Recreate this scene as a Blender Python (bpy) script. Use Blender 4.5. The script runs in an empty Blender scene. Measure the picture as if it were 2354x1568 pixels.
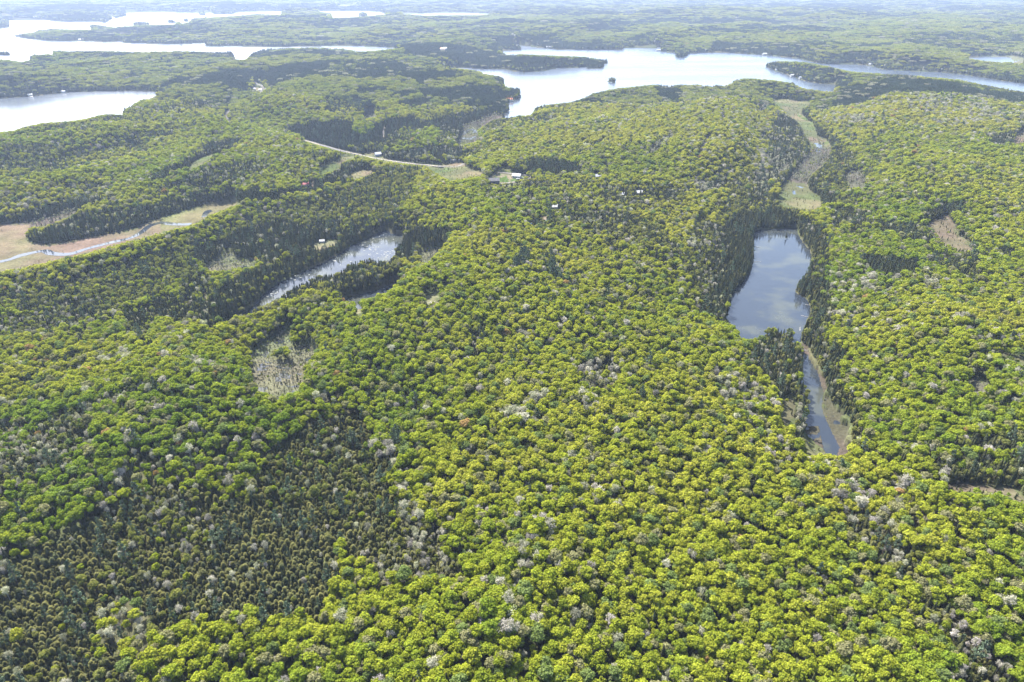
import bpy, math
import numpy as np
from mathutils import Vector
R = math.radians
rng = np.random.default_rng(7)

# ------------------------------------------------------------------ camera
H = 290.0                        # drone height above the lakes (m)
FPX = 1569.0                     # focal length in units of the 2354 px wide survey grid
CX, CY = 1177.0, 784.0
PITCH = R(28.2)
cp, sp = math.cos(PITCH), math.sin(PITCH)
scn = bpy.context.scene
col = scn.collection
cam = bpy.data.cameras.new("camera"); cam.lens = 24; cam.sensor_width = 36
cam.clip_start = 1; cam.clip_end = 90000
camo = bpy.data.objects.new("camera", cam); col.objects.link(camo)
camo.location = (0, 0, H); camo.rotation_euler = (R(90) - PITCH, 0, 0)
scn.camera = camo

# ------------------------------------------------------------------ light
SUN_EL, SUN_AZ = R(51), R(-34)     # azimuth from +Y (straight ahead), negative = to the left
w = bpy.data.worlds.new("World"); scn.world = w; w.use_nodes = True
nt = w.node_tree; nt.nodes.clear()
bg = nt.nodes.new("ShaderNodeBackground"); out = nt.nodes.new("ShaderNodeOutputWorld")
sky = nt.nodes.new("ShaderNodeTexSky"); sky.sky_type = 'NISHITA'; sky.sun_disc = False
sky.sun_elevation = SUN_EL; sky.sun_rotation = SUN_AZ; sky.air_density = 1.0; sky.dust_density = 2.5
nt.links.new(sky.outputs[0], bg.inputs[0]); bg.inputs[1].default_value = 0.115
nt.links.new(bg.outputs[0], out.inputs[0])
sl = bpy.data.lights.new("sun", 'SUN'); sl.energy = 4.8; sl.angle = R(0.5); sl.color = (1, 0.965, 0.90)
so = bpy.data.objects.new("sun", sl); col.objects.link(so)
sdir = Vector((math.sin(SUN_AZ) * math.cos(SUN_EL), math.cos(SUN_AZ) * math.cos(SUN_EL), math.sin(SUN_EL)))
so.rotation_euler = sdir.to_track_quat('Z', 'Y').to_euler(); so.location = (0, 0, 400)
scn.view_settings.view_transform = 'Standard'; scn.view_settings.look = 'None'
scn.view_settings.gamma = 1; scn.view_settings.exposure = 2.26
HAZE = 4.5e-5

# ------------------------------------------------------------------ helpers
def proj(x, y, z):
    """world -> survey grid position"""
    zc = y * cp + (H - z) * sp
    zc = np.maximum(zc, 1.0)
    yc = y * sp - (H - z) * cp
    return CX + FPX * x / zc, CY - FPX * yc / zc

def ground_at(px, py, z=0.0):
    px = np.asarray(px, float); py = np.asarray(py, float)
    dx = (px - CX) / FPX; dy = (CY - py) / FPX
    wy = cp + dy * sp; wz = -sp + dy * cp
    t = (z - H) / np.minimum(wz, -1e-4)
    return dx * t, wy * t

def hash2(ix, iy, s):
    h = (ix.astype(np.int64) * 374761393 + iy.astype(np.int64) * 668265263 + s * 974634777) & 0xffffffff
    h = ((h ^ (h >> 13)) * 1274126177) & 0xffffffff
    return ((h ^ (h >> 16)) & 0xffff) / 65535.0

def vnoise(x, y, s=0):
    ix = np.floor(x); iy = np.floor(y); fx = x - ix; fy = y - iy
    fx = fx * fx * (3 - 2 * fx); fy = fy * fy * (3 - 2 * fy)
    ix = ix.astype(np.int64); iy = iy.astype(np.int64)
    a = hash2(ix, iy, s); b = hash2(ix + 1, iy, s); c = hash2(ix, iy + 1, s); d = hash2(ix + 1, iy + 1, s)
    return (a * (1 - fx) + b * fx) * (1 - fy) + (c * (1 - fx) + d * fx) * fy

def fbm(x, y, s=0, o=4):
    r = 0; a = .5; t = 0
    for i in range(o):
        r = r + a * vnoise(x, y, s + i * 17); t += a; a *= .5; x = x * 2.03 + 5.1; y = y * 2.03 + 9.7
    return r / t

def sstep(a, b, x):
    t = np.clip((x - a) / (b - a), 0, 1); return t * t * (3 - 2 * t)

def A(pts): return [(x / 3.0, y / 3.0) for x, y in pts]
def B(pts): return [(784.6 + x / 3.0, y / 3.0) for x, y in pts]
def C_(pts): return [(1569.0 + x / 3.0, y / 3.0) for x, y in pts]
def D_(pts): return [(x / 3.0, 522.8 + y / 3.0) for x, y in pts]
def E(pts): return [(784.6 + x / 3.0, 522.8 + y / 3.0) for x, y in pts]
def F(pts): return [(1569.0 + x / 3.0, 522.8 + y / 3.0) for x, y in pts]
def G(pts): return [(x / 3.0, 1045.6 + y / 3.0) for x, y in pts]
def I(pts): return [(784.6 + x / 3.0, 1045.6 + y / 3.0) for x, y in pts]
def J(pts): return [(1569.0 + x / 3.0, 1045.6 + y / 3.0) for x, y in pts]

# ------------------------------------------------------------------ survey of the land (which ground lies where)
X0, Y0, X1, Y1 = -700, -56, 3054, 1900
RW, RH = X1 - X0, Y1 - Y0
def fill(ras, poly, val, soft=None):
    P = np.array(poly, float)
    ax, ay = int(max(P[:, 0].min() - 1 - X0, 0)), int(max(P[:, 1].min() - 1 - Y0, 0))
    bx, by = int(min(P[:, 0].max() + 2 - X0, RW)), int(min(P[:, 1].max() + 2 - Y0, RH))
    if bx <= ax or by <= ay: return
    xs = np.arange(ax, bx) + X0 + .5; ys = np.arange(ay, by) + Y0 + .5
    ins = np.zeros((len(ys), len(xs)), bool)
    n = len(P)
    for i in range(n):
        x1, y1 = P[i]; x2, y2 = P[(i + 1) % n]
        if y1 == y2: continue
        rows = (ys >= min(y1, y2)) & (ys < max(y1, y2))
        if not rows.any(): continue
        xi = x1 + (ys[rows] - y1) * (x2 - x1) / (y2 - y1)
        ins[rows] ^= xs[None, :] < xi[:, None]
    sub = ras[ay:by, ax:bx]; sub[ins] = val
def stroke(ras, pts, wpx, val):
    for (x1, y1), (x2, y2) in zip(pts[:-1], pts[1:]):
        ax, ay = int(max(min(x1, x2) - wpx - X0, 0)), int(max(min(y1, y2) - wpx - Y0, 0))
        bx, by = int(min(max(x1, x2) + wpx + 1 - X0, RW)), int(min(max(y1, y2) + wpx + 1 - Y0, RH))
        if bx <= ax or by <= ay: continue
        X, Y = np.meshgrid(np.arange(ax, bx) + X0 + .5, np.arange(ay, by) + Y0 + .5)
        L = max((x2 - x1) ** 2 + (y2 - y1) ** 2, 1e-6)
        t = np.clip(((X - x1) * (x2 - x1) + (Y - y1) * (y2 - y1)) / L, 0, 1)
        d = np.hypot(X - x1 - t * (x2 - x1), Y - y1 - t * (y2 - y1))
        sub = ras[ay:by, ax:bx]; sub[d < wpx] = val

WATER, TAN, GRASS, BRUSH, WET, YARD, MUD, SLASH, LAWN, TRACK, VERGE = range(1, 12)
cls = np.zeros((RH, RW), np.uint8)
water_polys = [
 A([(-2000,420),(-2000,200),(0,195),(65,188),(60,140),(290,137),(450,152),(690,150),(720,160),(775,132),(765,100),(800,128),(872,108),(868,84),(1170,80),(1250,88),(1370,85),(1455,82),(1480,98),(1600,98),(1640,84),(1760,80),(1950,74),(1940,105),(1820,97),(1760,97),(1650,108),(1480,118),(1330,125),(1305,155),(1180,172),(1040,170),(930,178),(825,182),(800,192),(640,166),(612,182),(640,208),(500,203),(400,197),(270,203),(240,222),(95,237),(92,250),(200,270),(380,286),(560,282),(720,290),(845,285),(850,297),(1200,307),(1300,303),(1410,297),(1430,322),(1600,318),(1780,322),(1900,324),(2200,320),(2353,314),(2480,318),(2780,330),(2650,345),(2500,358),(2380,338),(2200,326),(2000,330),(1830,334),(1790,345),(1730,370),(1700,412),(1620,410),(1615,372),(1590,352),(1400,355),(1200,352),(1000,360),(700,347),(480,350),(365,343),(370,378),(240,372),(208,390),(208,415),(150,430),(60,415),(0,410)]),
 A([(2200,75),(2353,75),(2530,75),(2620,82),(2670,100),(2530,112),(2353,122),(2285,126),(2285,92),(2200,82)]),
 B([(420,90),(560,92),(700,85),(880,88),(1060,97),(960,105),(700,105),(600,110),(420,97)]),
 B([(-30,33),(115,31),(120,36),(-30,40)]), B([(330,21),(385,22),(390,28),(330,27)]),
 B([(1940,98),(2035,98),(2035,104),(1940,104)]),
 A([(820,237),(910,237),(900,244),(825,243)]),
 C_([(1950,400),(2080,388),(2250,400),(2285,425),(2200,432),(2060,420)]),
 A([(-2000,675),(0,680),(200,667),(480,637),(700,630),(900,628),(1080,632),(1085,660),(1030,685),(970,690),(850,745),(855,795),(780,790),(720,790),(600,820),(480,840),(300,850),(180,875),(100,905),(0,912),(-2000,930)]),
 B([(690,463),(850,470),(1000,478),(1130,478),(1180,490),(1260,500),(1400,488),(1480,472),(1690,465),(1700,475),(1810,472),(1812,410),(1750,400),(1690,392),(1500,386),(1270,376),(1112,370),(1110,348),(1240,345),(1248,325),(1195,303),(1340,325),(1500,343),(1940,345),(1950,330),(2200,325),(2205,355),(2300,365),(2310,395),(2360,400)])
 + C_([(50,370),(250,360),(420,372),(600,383),(800,405),(900,430),(1000,445),(1150,440),(1300,455),(1380,480),(1560,490),(1740,495),(1930,515),(2130,545),(2280,570),(2900,620),(2900,700),(2270,618),(2180,600),(2000,570),(1900,550),(1700,535),(1560,517),(1380,510),(1200,500),(1080,480),(1040,465),(960,450),(840,430),(640,420),(580,435),(567,460),(640,490),(760,530),(860,565),(960,580),(1055,580),(1052,600),(1048,632),(1000,632),(900,620),(810,605),(760,567),(700,565),(600,552),(440,540),(370,545),(330,575),(320,588),(0,581)])
 + B([(2270,590),(2150,580),(2030,600),(1850,615),(1740,640),(1650,685),(1500,715),(1430,712),(1340,740),(1310,795),(1220,800),(1120,815),(1120,800),(1160,760),(1150,705),(1230,680),(1240,635),(1230,605),(1120,597),(1120,540),(1080,520),(970,510),(960,490)]),
 [(477,753),(510,739),(567,716),(593,693),(610,673),(640,650),(693,626),(747,603),(784,583),(805,566),(841,549),(865,536),(890,528),(900,536),(928,540),(925,553),(911,566),(908,586),(895,598),(870,599),(851,593),(805,603),(784,620),(770,628),(727,633),(693,650),(667,662),(643,682),(610,702),(597,702),(567,720),(510,743),(480,757)],
 [(785,690),(830,676),(870,665),(915,644),(919,652),(895,668),(860,683),(800,697)],
 F([(485,40),(540,15),(700,5),(790,0),(800,50),(830,110),(880,160),(890,220),(880,260),(830,330),(775,400),(780,450),(850,490),(880,540),(885,600),(840,660),(825,740),(800,785),(770,775),(765,710),(740,690),(690,705),(650,680),(600,690),(560,745),(480,770),(390,765),(370,700),(300,620),(310,560),(350,440),(430,360),(470,290),(490,200),(495,120)]),
 F([(832,860),(870,900),(930,1000),(950,1080),(975,1150),(955,1230),(970,1290),(1020,1400),(1080,1520),(1060,1550),(1000,1480),(960,1300),(850,1300),(870,1240),(865,1100),(820,1040),(835,960)]),
]
land_polys = [A([(920,155),(960,148),(1030,155),(1030,176),(975,181),(920,176)]), A([(1155,140),(1180,132),(1210,145),(1208,160),(1160,158)]),
 A([(1218,150),(1245,150),(1247,165),(1218,164)]), A([(1262,130),(1285,126),(1300,135),(1300,150),(1262,148)]), A([(1375,84),(1400,80),(1420,92),(1415,107),(1378,106)]),
 A([(-200,150),(30,148),(65,168),(66,188),(0,195),(-200,198)]), A([(-200,345),(50,352),(90,375),(60,383),(-200,390)]),
 B([(123,87),(150,83),(178,92),(178,120),(125,122)]), B([(1828,540),(1860,528),(1894,540),(1892,572),(1830,570)]), B([(1811,412),(1830,405),(1842,420),(1838,440),(1811,440)]),
 A([(-60,731),(10,728),(46,735),(40,743),(-60,745)]),
 A([(278,765),(295,750),(312,762),(310,780),(280,780)]), B([(1984,420),(1993,415),(2001,421),(2000,436),(1986,436)]),
 F([(708,45),(722,30),(736,45),(734,75),(712,78)])]
PT = dict(
 tan=[[(-700,500),(0,517),(75,514),(58,543),(75,556),(110,561),(150,556),(230,541),(320,521),(360,503),(400,491),(430,481),(470,470),(540,458),(552,463),(545,472),(505,488),(480,497),(462,510),(440,520),(405,526),(390,532),(300,556),(200,584),(120,601),(60,615),(0,626),(-700,680)]],
 brush=[A([(0,1545),(200,1530),(480,1458),(545,1448),(480,1500),(300,1568),(100,1580)]),
  C_([(880,1040),(960,1020),(1030,1030),(1020,1080),(960,1150),(900,1200),(860,1262),(720,1252),(740,1210),(830,1120)]),
  B([(840,870),(900,850),(1050,790),(1110,800),(1120,815),(1040,830),(940,900),(960,960),(900,990),(800,1000),(790,980),(830,930)]),
  F([(1970,1050),(2050,1040),(2110,1110),(2080,1150),(2010,1130)]), C_([(1110,1200),(1240,1180),(1260,1290),(1150,1300)])],
 wet=[D_([(1720,880),(1800,830),(1860,760),(2010,692),(2015,760),(2030,840),(2150,795),(2195,830),(2180,880),(2110,950),(2100,1060),(2060,1130),(2000,1160),(1930,1170),(1905,1215),(1870,1160),(1760,1130),(1730,1050),(1740,980)]),
  D_([(1400,262),(1500,222),(1560,138),(1600,138),(1590,190),(1660,212),(1760,207),(1765,272),(1640,282),(1560,300),(1450,302)]),
  B([(795,1000),(800,970),(850,905),(900,870),(945,920),(930,965),(870,990)]),
  [(964,572),(985,568),(1031,551),(1018,573),(1001,590),(988,606),(964,606)],
  E([(230,450),(380,370),(400,385),(330,440),(320,470),(290,450)]),
  B([(150,790),(230,780),(250,810),(160,820)]),
  C_([(2060,380),(2290,385),(2353,400),(2353,440),(2280,436),(2220,400),(2080,388)])],
 grass=[A([(1290,1165),(1330,1120),(1400,1085),(1475,1060),(1455,1105),(1365,1150),(1305,1178)]),
  C_([(610,690),(700,683),(790,700),(870,700),(870,730),(800,760),(860,830),(900,850),(930,940),(990,960),(1020,1000),(1030,1030),(960,1020),(880,1040),(870,1000),(880,980),(850,950),(820,880),(790,840),(710,790),(690,750),(640,720)]),
  C_([(700,1255),(860,1262),(870,1310),(950,1360),(960,1430),(900,1452),(700,1430),(655,1400),(660,1340)]),
  B([(580,1150),(700,1140),(820,1118),(850,1140),(860,1160),(980,1190),(960,1215),(800,1240),(750,1250),(600,1170)]),
  B([(60,1200),(150,1172),(225,1180),(200,1210),(80,1240)]), B([(150,1058),(245,1050),(300,1090),(270,1103),(180,1090)]),
  B([(-10,1080),(80,1075),(110,1090),(40,1110),(-10,1130)]), B([(1100,1160),(1160,1150),(1160,1180),(1110,1180)]),
  A([(2200,1160),(2260,1130),(2353,1105),(2353,1150),(2280,1190),(2200,1210)]),
  [(1848,985),(1870,990),(1930,1030),(1950,1048),(1850,1048)],
  E([(690,400),(720,385),(750,390),(700,430)]), F([(1150,30),(1185,25),(1200,40),(1160,45)]), F([(730,520),(745,510),(790,540),(760,560)])],
 yard=[E([(570,455),(635,437),(685,470),(665,545),(600,560),(565,530)]), B([(1270,1370),(1300,1350),(1330,1365),(1290,1385)]),
  B([(1440,1440),(1490,1425),(1530,1435),(1500,1450),(1450,1452)]), B([(1290,1545),(1330,1535),(1350,1550),(1300,1560)]),
  B([(1375,1490),(1420,1500),(1410,1535),(1380,1530)]), B([(1930,1335),(1970,1335),(1975,1352),(1930,1355)]), B([(2030,1325),(2090,1325),(2085,1350),(2035,1352)]),
  B([(1740,1215),(1790,1215),(1790,1240),(1740,1240)]), D_([(2140,130),(2200,95),(2330,85),(2330,120),(2180,165)]), D_([(1405,460),(1440,455),(1435,510),(1400,520)]),
  D_([(1265,505),(1310,490),(1310,530),(1270,525)]), E([(90,570),(140,560),(150,635),(105,630)]), A([(2060,1275),(2170,1265),(2170,1285),(2080,1295)]),
  A([(1740,605),(1780,600),(1820,622),(1800,640),(1750,632)]), B([(780,1455),(800,1450),(800,1500),(780,1500)])],
 slash=[[(2130,515),(2180,493),(2190,515),(2202,540),(2235,568),(2237,580),(2200,580),(2160,563),(2150,545),(2135,530)],
  C_([(2400,860),(2353,890),(2290,940),(2278,1005),(2353,1000),(2500,960)]), D_([(-5,0),(-4,0),(-5,1)]),
  F([(690,1170),(760,1165),(795,1200),(775,1290),(750,1370),(690,1400),(665,1340),(665,1230)]),
  J([(1790,195),(2000,205),(2280,225),(2354,285),(2600,400),(2600,470),(2354,345),(2200,275),(2000,262),(1830,252)]),
  F([(2120,852),(2200,860),(2353,900),(2600,950),(2600,1010),(2353,960),(2280,925),(2200,890)]),
  C_([(870,950),(985,955),(985,1000),(940,1005),(880,985)])],
 mud=[F([(960,1150),(985,1180),(960,1230),(1030,1290),(1150,1330),(1165,1500),(1140,1545),(1090,1568),(1000,1500),(850,1445),(850,1300),(960,1300),(955,1230)]),
  F([(870,900),(890,880),(940,960),(990,1080),(1010,1180),(1100,1260),(1160,1320),(1150,1335),(1030,1290),(975,1240),(975,1150),(950,1080),(930,1000)]),
  F([(800,785),(840,800),(885,850),(890,885),(870,900),(832,860)])],
 lawn=[B([(1050,1235),(1120,1215),(1160,1240),(1160,1258),(1060,1252)]), B([(1165,1240),(1240,1215),(1290,1225),(1180,1258)]), C_([(790,780),(860,820),(860,835),(800,800)])],
)
for key, c in (('grass', GRASS), ('brush', BRUSH), ('slash', SLASH), ('tan', TAN), ('yard', YARD), ('wet', WET), ('mud', MUD)):
    for p in PT[key]: fill(cls, p, c)
fill(cls, B([(1000,1292),(1035,1235),(1075,1190),(1120,1187),(1300,1215),(1312,1228),(1230,1262),(1160,1285),(1060,1290)]), YARD)
for p in PT['lawn']: fill(cls, p, LAWN)
for p in water_polys: fill(cls, p, WATER)
for p in land_polys: fill(cls, p, 0)
fill(cls, D_([(1868,890),(1880,850),(1960,830),(2010,870),(1995,920),(1895,936)]), 0)   # island of trees in the beaver marsh

HIGHWAY = [(560,165),(578,180),(587,192),(600,197),(607,205),(600,212),(575,228),(540,245),(526,257),(518,265),(520,275),(530,283),(560,294),(600,300),(650,310),(700,323),(750,337),(785,347),(818,354),(851,362),(884,368),(918,373),(951,377),(984,380),(1024,383)]
ROADS = [('highway', HIGHWAY, 6.5), ('dirt_track', [(886,289),(883,296),(881,305),(882,317)], 4.5),
 ('dirt_track', B([(270,760),(278,800),(285,842)]), 6), ('dirt_track', C_([(276,760),(276,800),(286,842)]), 6.0),
 ('dirt_track', C_([(190,935),(170,960),(160,992),(130,1040),(100,1090)]), 7),
 ('country_road', C_([(640,1420),(700,1440),(790,1475),(860,1500),(930,1530)]), 7),
 ('driveway', B([(720,1148),(800,1150),(850,1130)]), 5), ('driveway', B([(1080,1190),(1180,1200),(1300,1218),(1250,1245),(1170,1262),(1090,1272)]), 6),
 ('country_road', B([(1930,1312),(2050,1318),(2200,1322)]), 6), ('country_road', B([(1535,1370),(1560,1400),(1590,1425)]), 6)]
ROADS = [r for i, r in enumerate(ROADS) if i != 2]
vis = [r[1] for i, r in enumerate(ROADS) if i not in (0, 4, 7)]
for p in vis: stroke(cls, p, 2.6, TRACK)
for p in (HIGHWAY[2:6], HIGHWAY[8:12], HIGHWAY[15:]): stroke(cls, p, 2.6, VERGE)

# forest zones: conifer share, bare share, tone shift (-1 dark green .. 1 gold), crown scale, sort of conifer (0 spruce, 1 cedar)
ZN = [None]
zon = np.zeros((RH, RW), np.uint8)
def zone(poly, con, bare, tone=0.0, scale=1.0, ced=0.3, low=0.5):
    ZN.append((con, bare, tone, scale, ced, low)); fill(zon, poly, len(ZN) - 1)
# gold / tone zones first
zone([(0,150),(800,130),(1010,150),(1130,200),(1090,260),(900,330),(560,190),(430,300),(0,300)], .16, .05, .35, 1, .3, .15)
zone(B([(-100,420),(400,430),(420,640),(1100,620),(1130,760),(800,860),(300,800),(0,760),(-100,700)]), .14, .04, .65, 1, .3, .2)
zone(B([(1100,860),(1400,760),(1850,620),(2353,590),(2353,900),(2000,900),(1500,1000),(900,1010)]), .10, .05, .5, 1, .3, 0)
zone(C_([(0,600),(400,550),(700,700),(850,900),(860,1050),(700,1250),(400,1300),(0,1200)]), .07, .10, .25, 1, .3, 0)
zone(C_([(800,700),(1400,640),(2353,700),(2353,900),(1400,860),(900,840)]), .03, .14, .55, 1, .3, 0)
zone(C_([(1000,640),(1700,640),(2353,760),(2353,860),(1900,850),(1200,700)]), .03, .28, .35, 1, .3, 0)
zone(A([(0,930),(800,930),(1500,900),(1300,1100),(900,1280),(500,1400),(0,1440)]), .05, .07, -.2, 1, .3, 0)
zone(A([(0,1330),(200,1340),(700,1240),(800,1330),(600,1380),(300,1440),(0,1500)]), .15, .35, .1, 1, .3, 0)
zone(A([(1050,1320),(1500,1140),(1900,1040),(2353,1060),(2353,1180),(1600,1300),(1000,1400)]), .30, .16, .1, .9, .3, .4)
zone(D_([(-100,760),(480,700),(900,760),(1400,900),(1700,1150),(1700,1568),(1000,1400),(600,1450),(620,1180),(1000,1060),(560,1200),(-100,1200)]), .05, .05, .55, 1, .6, 0)
zone(D_([(-100,760),(480,720),(860,800),(1000,1040),(560,1180),(-100,1180)]), .06, .03, .75, 1, .6, 0)
zone(D_([(1450,730),(2000,690),(2353,560),(2353,1500),(1900,1250),(1700,1200),(1700,900)]), .22, .08, .45, .9, .7, .4)
zone(B([(900,1290),(1400,1250),(1900,1240),(2353,1300),(2353,1568),(1500,1568),(1150,1500)]), .42, .08, .05, .9, .25, .4)
zone(E([(860,0),(2353,-60),(2353,520),(1900,500),(1500,350),(1200,300),(860,150)]), .26, .08, .35, .95, .3, .2)
zone(F([(-50,-100),(420,0),(330,180),(280,280),(200,420),(100,620),(-50,560)]), .30, .12, .25, .9, .3, .2)
# dark and grey stands
G_ = G([(-2000,700),(170,690),(300,560),(480,420),(650,350),(800,280),(930,230),(1100,180),(1300,270),(1500,290),(1650,230),(1700,60),(1900,-60),(2150,-250),(2354,-300)])
zone(G_ + I([(150,-280),(330,-80),(400,0),(330,120),(390,250),(400,400),(500,470),(620,560),(700,600),(830,700),(830,800),(760,860),(600,830),(450,870),(280,880),(220,780),(0,640)]) + G([(2200,1080),(1900,1110),(1600,1080),(1500,1090),(1200,1150),(1000,1250),(1000,1350),(870,1400),(850,1568),(830,2000),(-2000,2000)]), .86, .045, .0, .95, .95, .8)
zone(E([(1640,955),(1930,885),(1970,1000),(1860,1100),(1680,1060)]), .42, .5, .2, .85, .8, .7)
zone(G([(900,-60),(1650,-150),(1900,-120),(1700,230),(1500,300),(1300,280),(1100,180),(900,240),(600,380)]), .34, .18, .3, .95, .8, .6)
zone(G([(700,950),(950,930),(1000,1100),(1000,1300),(880,1400),(740,1330),(640,1200)]), .42, .45, .2, .8, .9, .9)
zone(G([(930,240),(1450,260),(1500,480),(1350,700),(1150,640),(1050,500),(930,380)]), .6, .28, .2, .85, .85, .8)
zone(I([(150,620),(560,470),(830,700),(830,800),(600,840),(280,880)]), .66, .24, .3, .85, 1, .8)
zone(D_([(-400,1250),(100,1370),(250,1320),(400,1250),(560,1240),(700,1130),(1000,1050),(1020,1090),(700,1200),(620,1350),(600,1480),(500,1568)]) + G([(200,170),(0,260),(-400,350)]), .48, .36, .2, .85, .7, .9)
zone(D_([(-400,620),(0,600),(200,560),(330,600),(560,480),(700,460),(720,540),(600,640),(480,690),(300,740),(0,760),(-400,800)]), .5, .30, .1, .85, .6, .9)
zone(D_([(840,620),(1000,520),(1100,460),(1300,480),(1400,560),(1425,690),(1300,620),(1250,670),(1100,650),(1000,700),(1060,830),(980,800),(870,720)]), .8, .1, 0, 1, .3, .6)
zone(D_([(1430,692),(1390,560),(1300,480),(1500,400),(1800,290),(2100,180),(2353,70)]) + E([(0,50),(200,-20),(330,-20),(345,40),(240,45),(170,85),(60,135),(0,170)]) + D_([(2240,240),(2080,310),(1920,380),(1830,450),(1780,510),(1700,570),(1560,620)]), .88, .03, 0, 1.0, .25, .9)
zone(D_([(1900,470),(2000,400),(2353,290)]) + E([(130,210),(260,235),(420,220),(490,280),(420,345),(300,400),(100,480),(0,520)]) + D_([(2200,620),(2000,700),(1900,640)]), .42, .06, .1, 1, .2, .9)
zone(E([(380,100),(430,45),(480,0),(880,0),(840,35),(740,65),(700,100),(545,110),(545,280),(460,240),(370,195)]), .88, .04, 0, 1, .2, .9)
zone(D_([(1600,40),(1680,0),(2353,-60),(2353,80),(2150,130),(1780,260),(1760,205),(1590,190)]), .5, .06, .1, 1, .2, .6)
zone(D_([(1330,120),(1520,80),(1700,40),(1700,110),(1560,150),(1500,215),(1400,250),(1350,180)]), .55, .1, .1, .9, .2, .7)
zone(D_([(1240,370),(1400,330),(1500,400),(1400,520),(1300,480)]), .5, .1, 0, 1, .2, .7)
zone(F([(490,30),(495,120),(490,200),(470,290),(430,360),(350,440),(310,560),(300,620),(370,700),(390,770),(330,760),(280,680),(220,600),(150,620),(100,560),(200,420),(280,280),(330,180),(430,100),(420,10)]), .86, .04, 0, 1, .25, 1)
zone(F([(795,-20),(800,50),(830,110),(880,160),(890,220),(880,260),(830,330),(775,400),(780,450),(850,490),(880,540),(885,600),(840,660),(820,740),(890,850),(950,960),(990,1080),(1030,1200),(1100,1270),(1160,1320),(1170,1500),(1250,1600),(1330,1600),(1300,1480),(1260,1330),(1180,1200),(1160,1080),(1060,1020),(1130,900),(1090,800),(960,740),(950,640),(970,480),(1000,380),(910,320),(950,180),(1020,100),(900,-20)]), .9, .03, .1, 1.0, .55, 1)
zone(F([(450,850),(560,760),(590,690),(700,690),(770,740),(830,840),(835,960),(820,1040),(870,1080),(865,1240),(850,1440),(830,1540),(795,1500),(790,1280),(790,1170),(690,1170),(600,1060),(450,980)]), .82, .06, .3, 1.0, .5, 1)
zone(F([(1230,200),(1400,190),(1650,240),(1660,310),(1400,340),(1250,270)]), 1.0, 0, 0, .9, 0, .5)
zone(J([(1240,-10),(1500,30),(1680,60),(1760,185),(2000,205),(2280,225),(2354,285),(2700,420),(2700,-200),(2354,-160),(1900,-120)]), .72, .05, .0, 1.05, .3, .9)
zone(J([(1240,-180),(1700,-100),(2354,-60),(2700,-60),(2700,100),(2354,20),(1700,40)]), .35, .12, .0, 1.05, .3, .7)
zone(F([(1700,170),(1850,170),(2010,180),(2020,380),(1940,400),(1850,300)]), .7, .06, 0, 1, .2, .9)
zone(F([(1290,-30),(1720,-30),(1760,80),(1740,110),(1600,80),(1400,20)]), .6, .05, .2, 1, .2, .8)
zone(F([(1850,0),(1900,20),(2020,160),(2200,150),(2353,160),(2353,190),(2050,180),(1900,120)]), .6, .05, .1, 1, .2, .7)
zone(F([(1750,440),(1850,520),(1900,640),(2100,700),(2353,620),(2600,600),(2600,800),(2353,790),(2120,810),(1980,750),(1850,640)]), .45, .12, 0, 1, .3, .9)
zone(F([(1980,990),(2060,1000),(2120,1110),(2080,1160),(1960,1100)]), .3, .5, 0, .9, .3, .9)
zone(A([(1960,880),(2200,840),(2353,830)]) + B([(0,830),(250,850),(330,815),(480,800),(600,860),(570,900),(480,880),(330,930),(310,960),(100,1015),(0,1035)]) + A([(2250,1005),(2100,960),(2000,915)]), .97, 0, 0, .95, 0, .3)
zone(B([(310,830),(480,800),(600,860),(570,900),(480,885),(380,905),(320,950)]), .97, 0, 0, .95, 0, .3)
zone(B([(80,850),(200,855),(210,890),(120,940),(80,900)]), .1, 0, -.2, 1)
zone(B([(460,855),(520,860),(500,890),(450,880)]), .1, 0, -.2, 1)
zone(B([(400,500),(600,490),(780,480),(760,535),(600,545),(560,600),(540,560),(430,540)]), .95, 0, 0, .9, 0, .3)
zone(B([(540,612),(720,622),(740,660),(550,660)]), .95, 0, 0, .9, 0, .3)
zone(B([(400,700),(440,670),(560,690),(700,700),(600,720),(500,740),(390,738)]), .95, 0, 0, .9, 0, .3)
zone(B([(360,620),(500,630),(480,670),(380,660)]), .7, 0, 0, .9, 0, .3)
zone(B([(840,565),(930,560),(930,590),(840,600)]), .8, 0, 0, .9, 0, .3)
zone(B([(600,840),(830,780),(1000,760),(1150,700),(1160,760),(1050,800),(880,860),(840,930),(730,990),(640,1000),(700,920),(620,880)]), .62, .05, .2, 1, .3, .7)
zone(B([(1180,1120),(1300,1105),(1640,1115),(1665,1170),(1620,1200),(1300,1195)]), .97, 0, 0, 1, 0, .4)
zone(B([(1180,1120),(1300,1105),(1280,1180),(1200,1190)]), .5, 0, 0, 1, 0, .4)
zone(B([(270,1050),(360,1050),(560,1010),(830,1000),(840,1060),(600,1100),(360,1100)]), .55, .2, 0, .9, .2, .7)
zone(B([(2080,1050),(2180,1000),(2240,920),(2270,920),(2260,1000),(2150,1060)]), .2, .65, 0, .8)
zone(B([(2160,600),(2270,590),(2353,620),(2353,700),(2290,725),(2200,700)]), .7, .1, 0, 1)
zone(A([(480,1490),(700,1450),(1000,1410),(1350,1340),(1600,1310),(2050,1300),(2200,1230),(2353,1180),(2400,1200),(2100,1340),(1700,1385),(1500,1385),(1250,1460),(1000,1515),(700,1570),(640,1580),(500,1600),(210,1640),(180,1600),(330,1590)]), .85, .05, 0, 1, .2, .8)
zone(D_([(170,60),(330,0),(480,-40),(900,-40),(1000,-10),(800,10),(600,40),(350,100),(220,100)]), .85, .05, 0, 1, .2, .8)
zone(A([(1000,1240),(1280,1100),(1430,1000),(1600,950),(1700,950),(1650,1010),(1480,1060),(1310,1160),(1050,1255)]), .8, .05, 0, 1, .2, .8)
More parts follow.
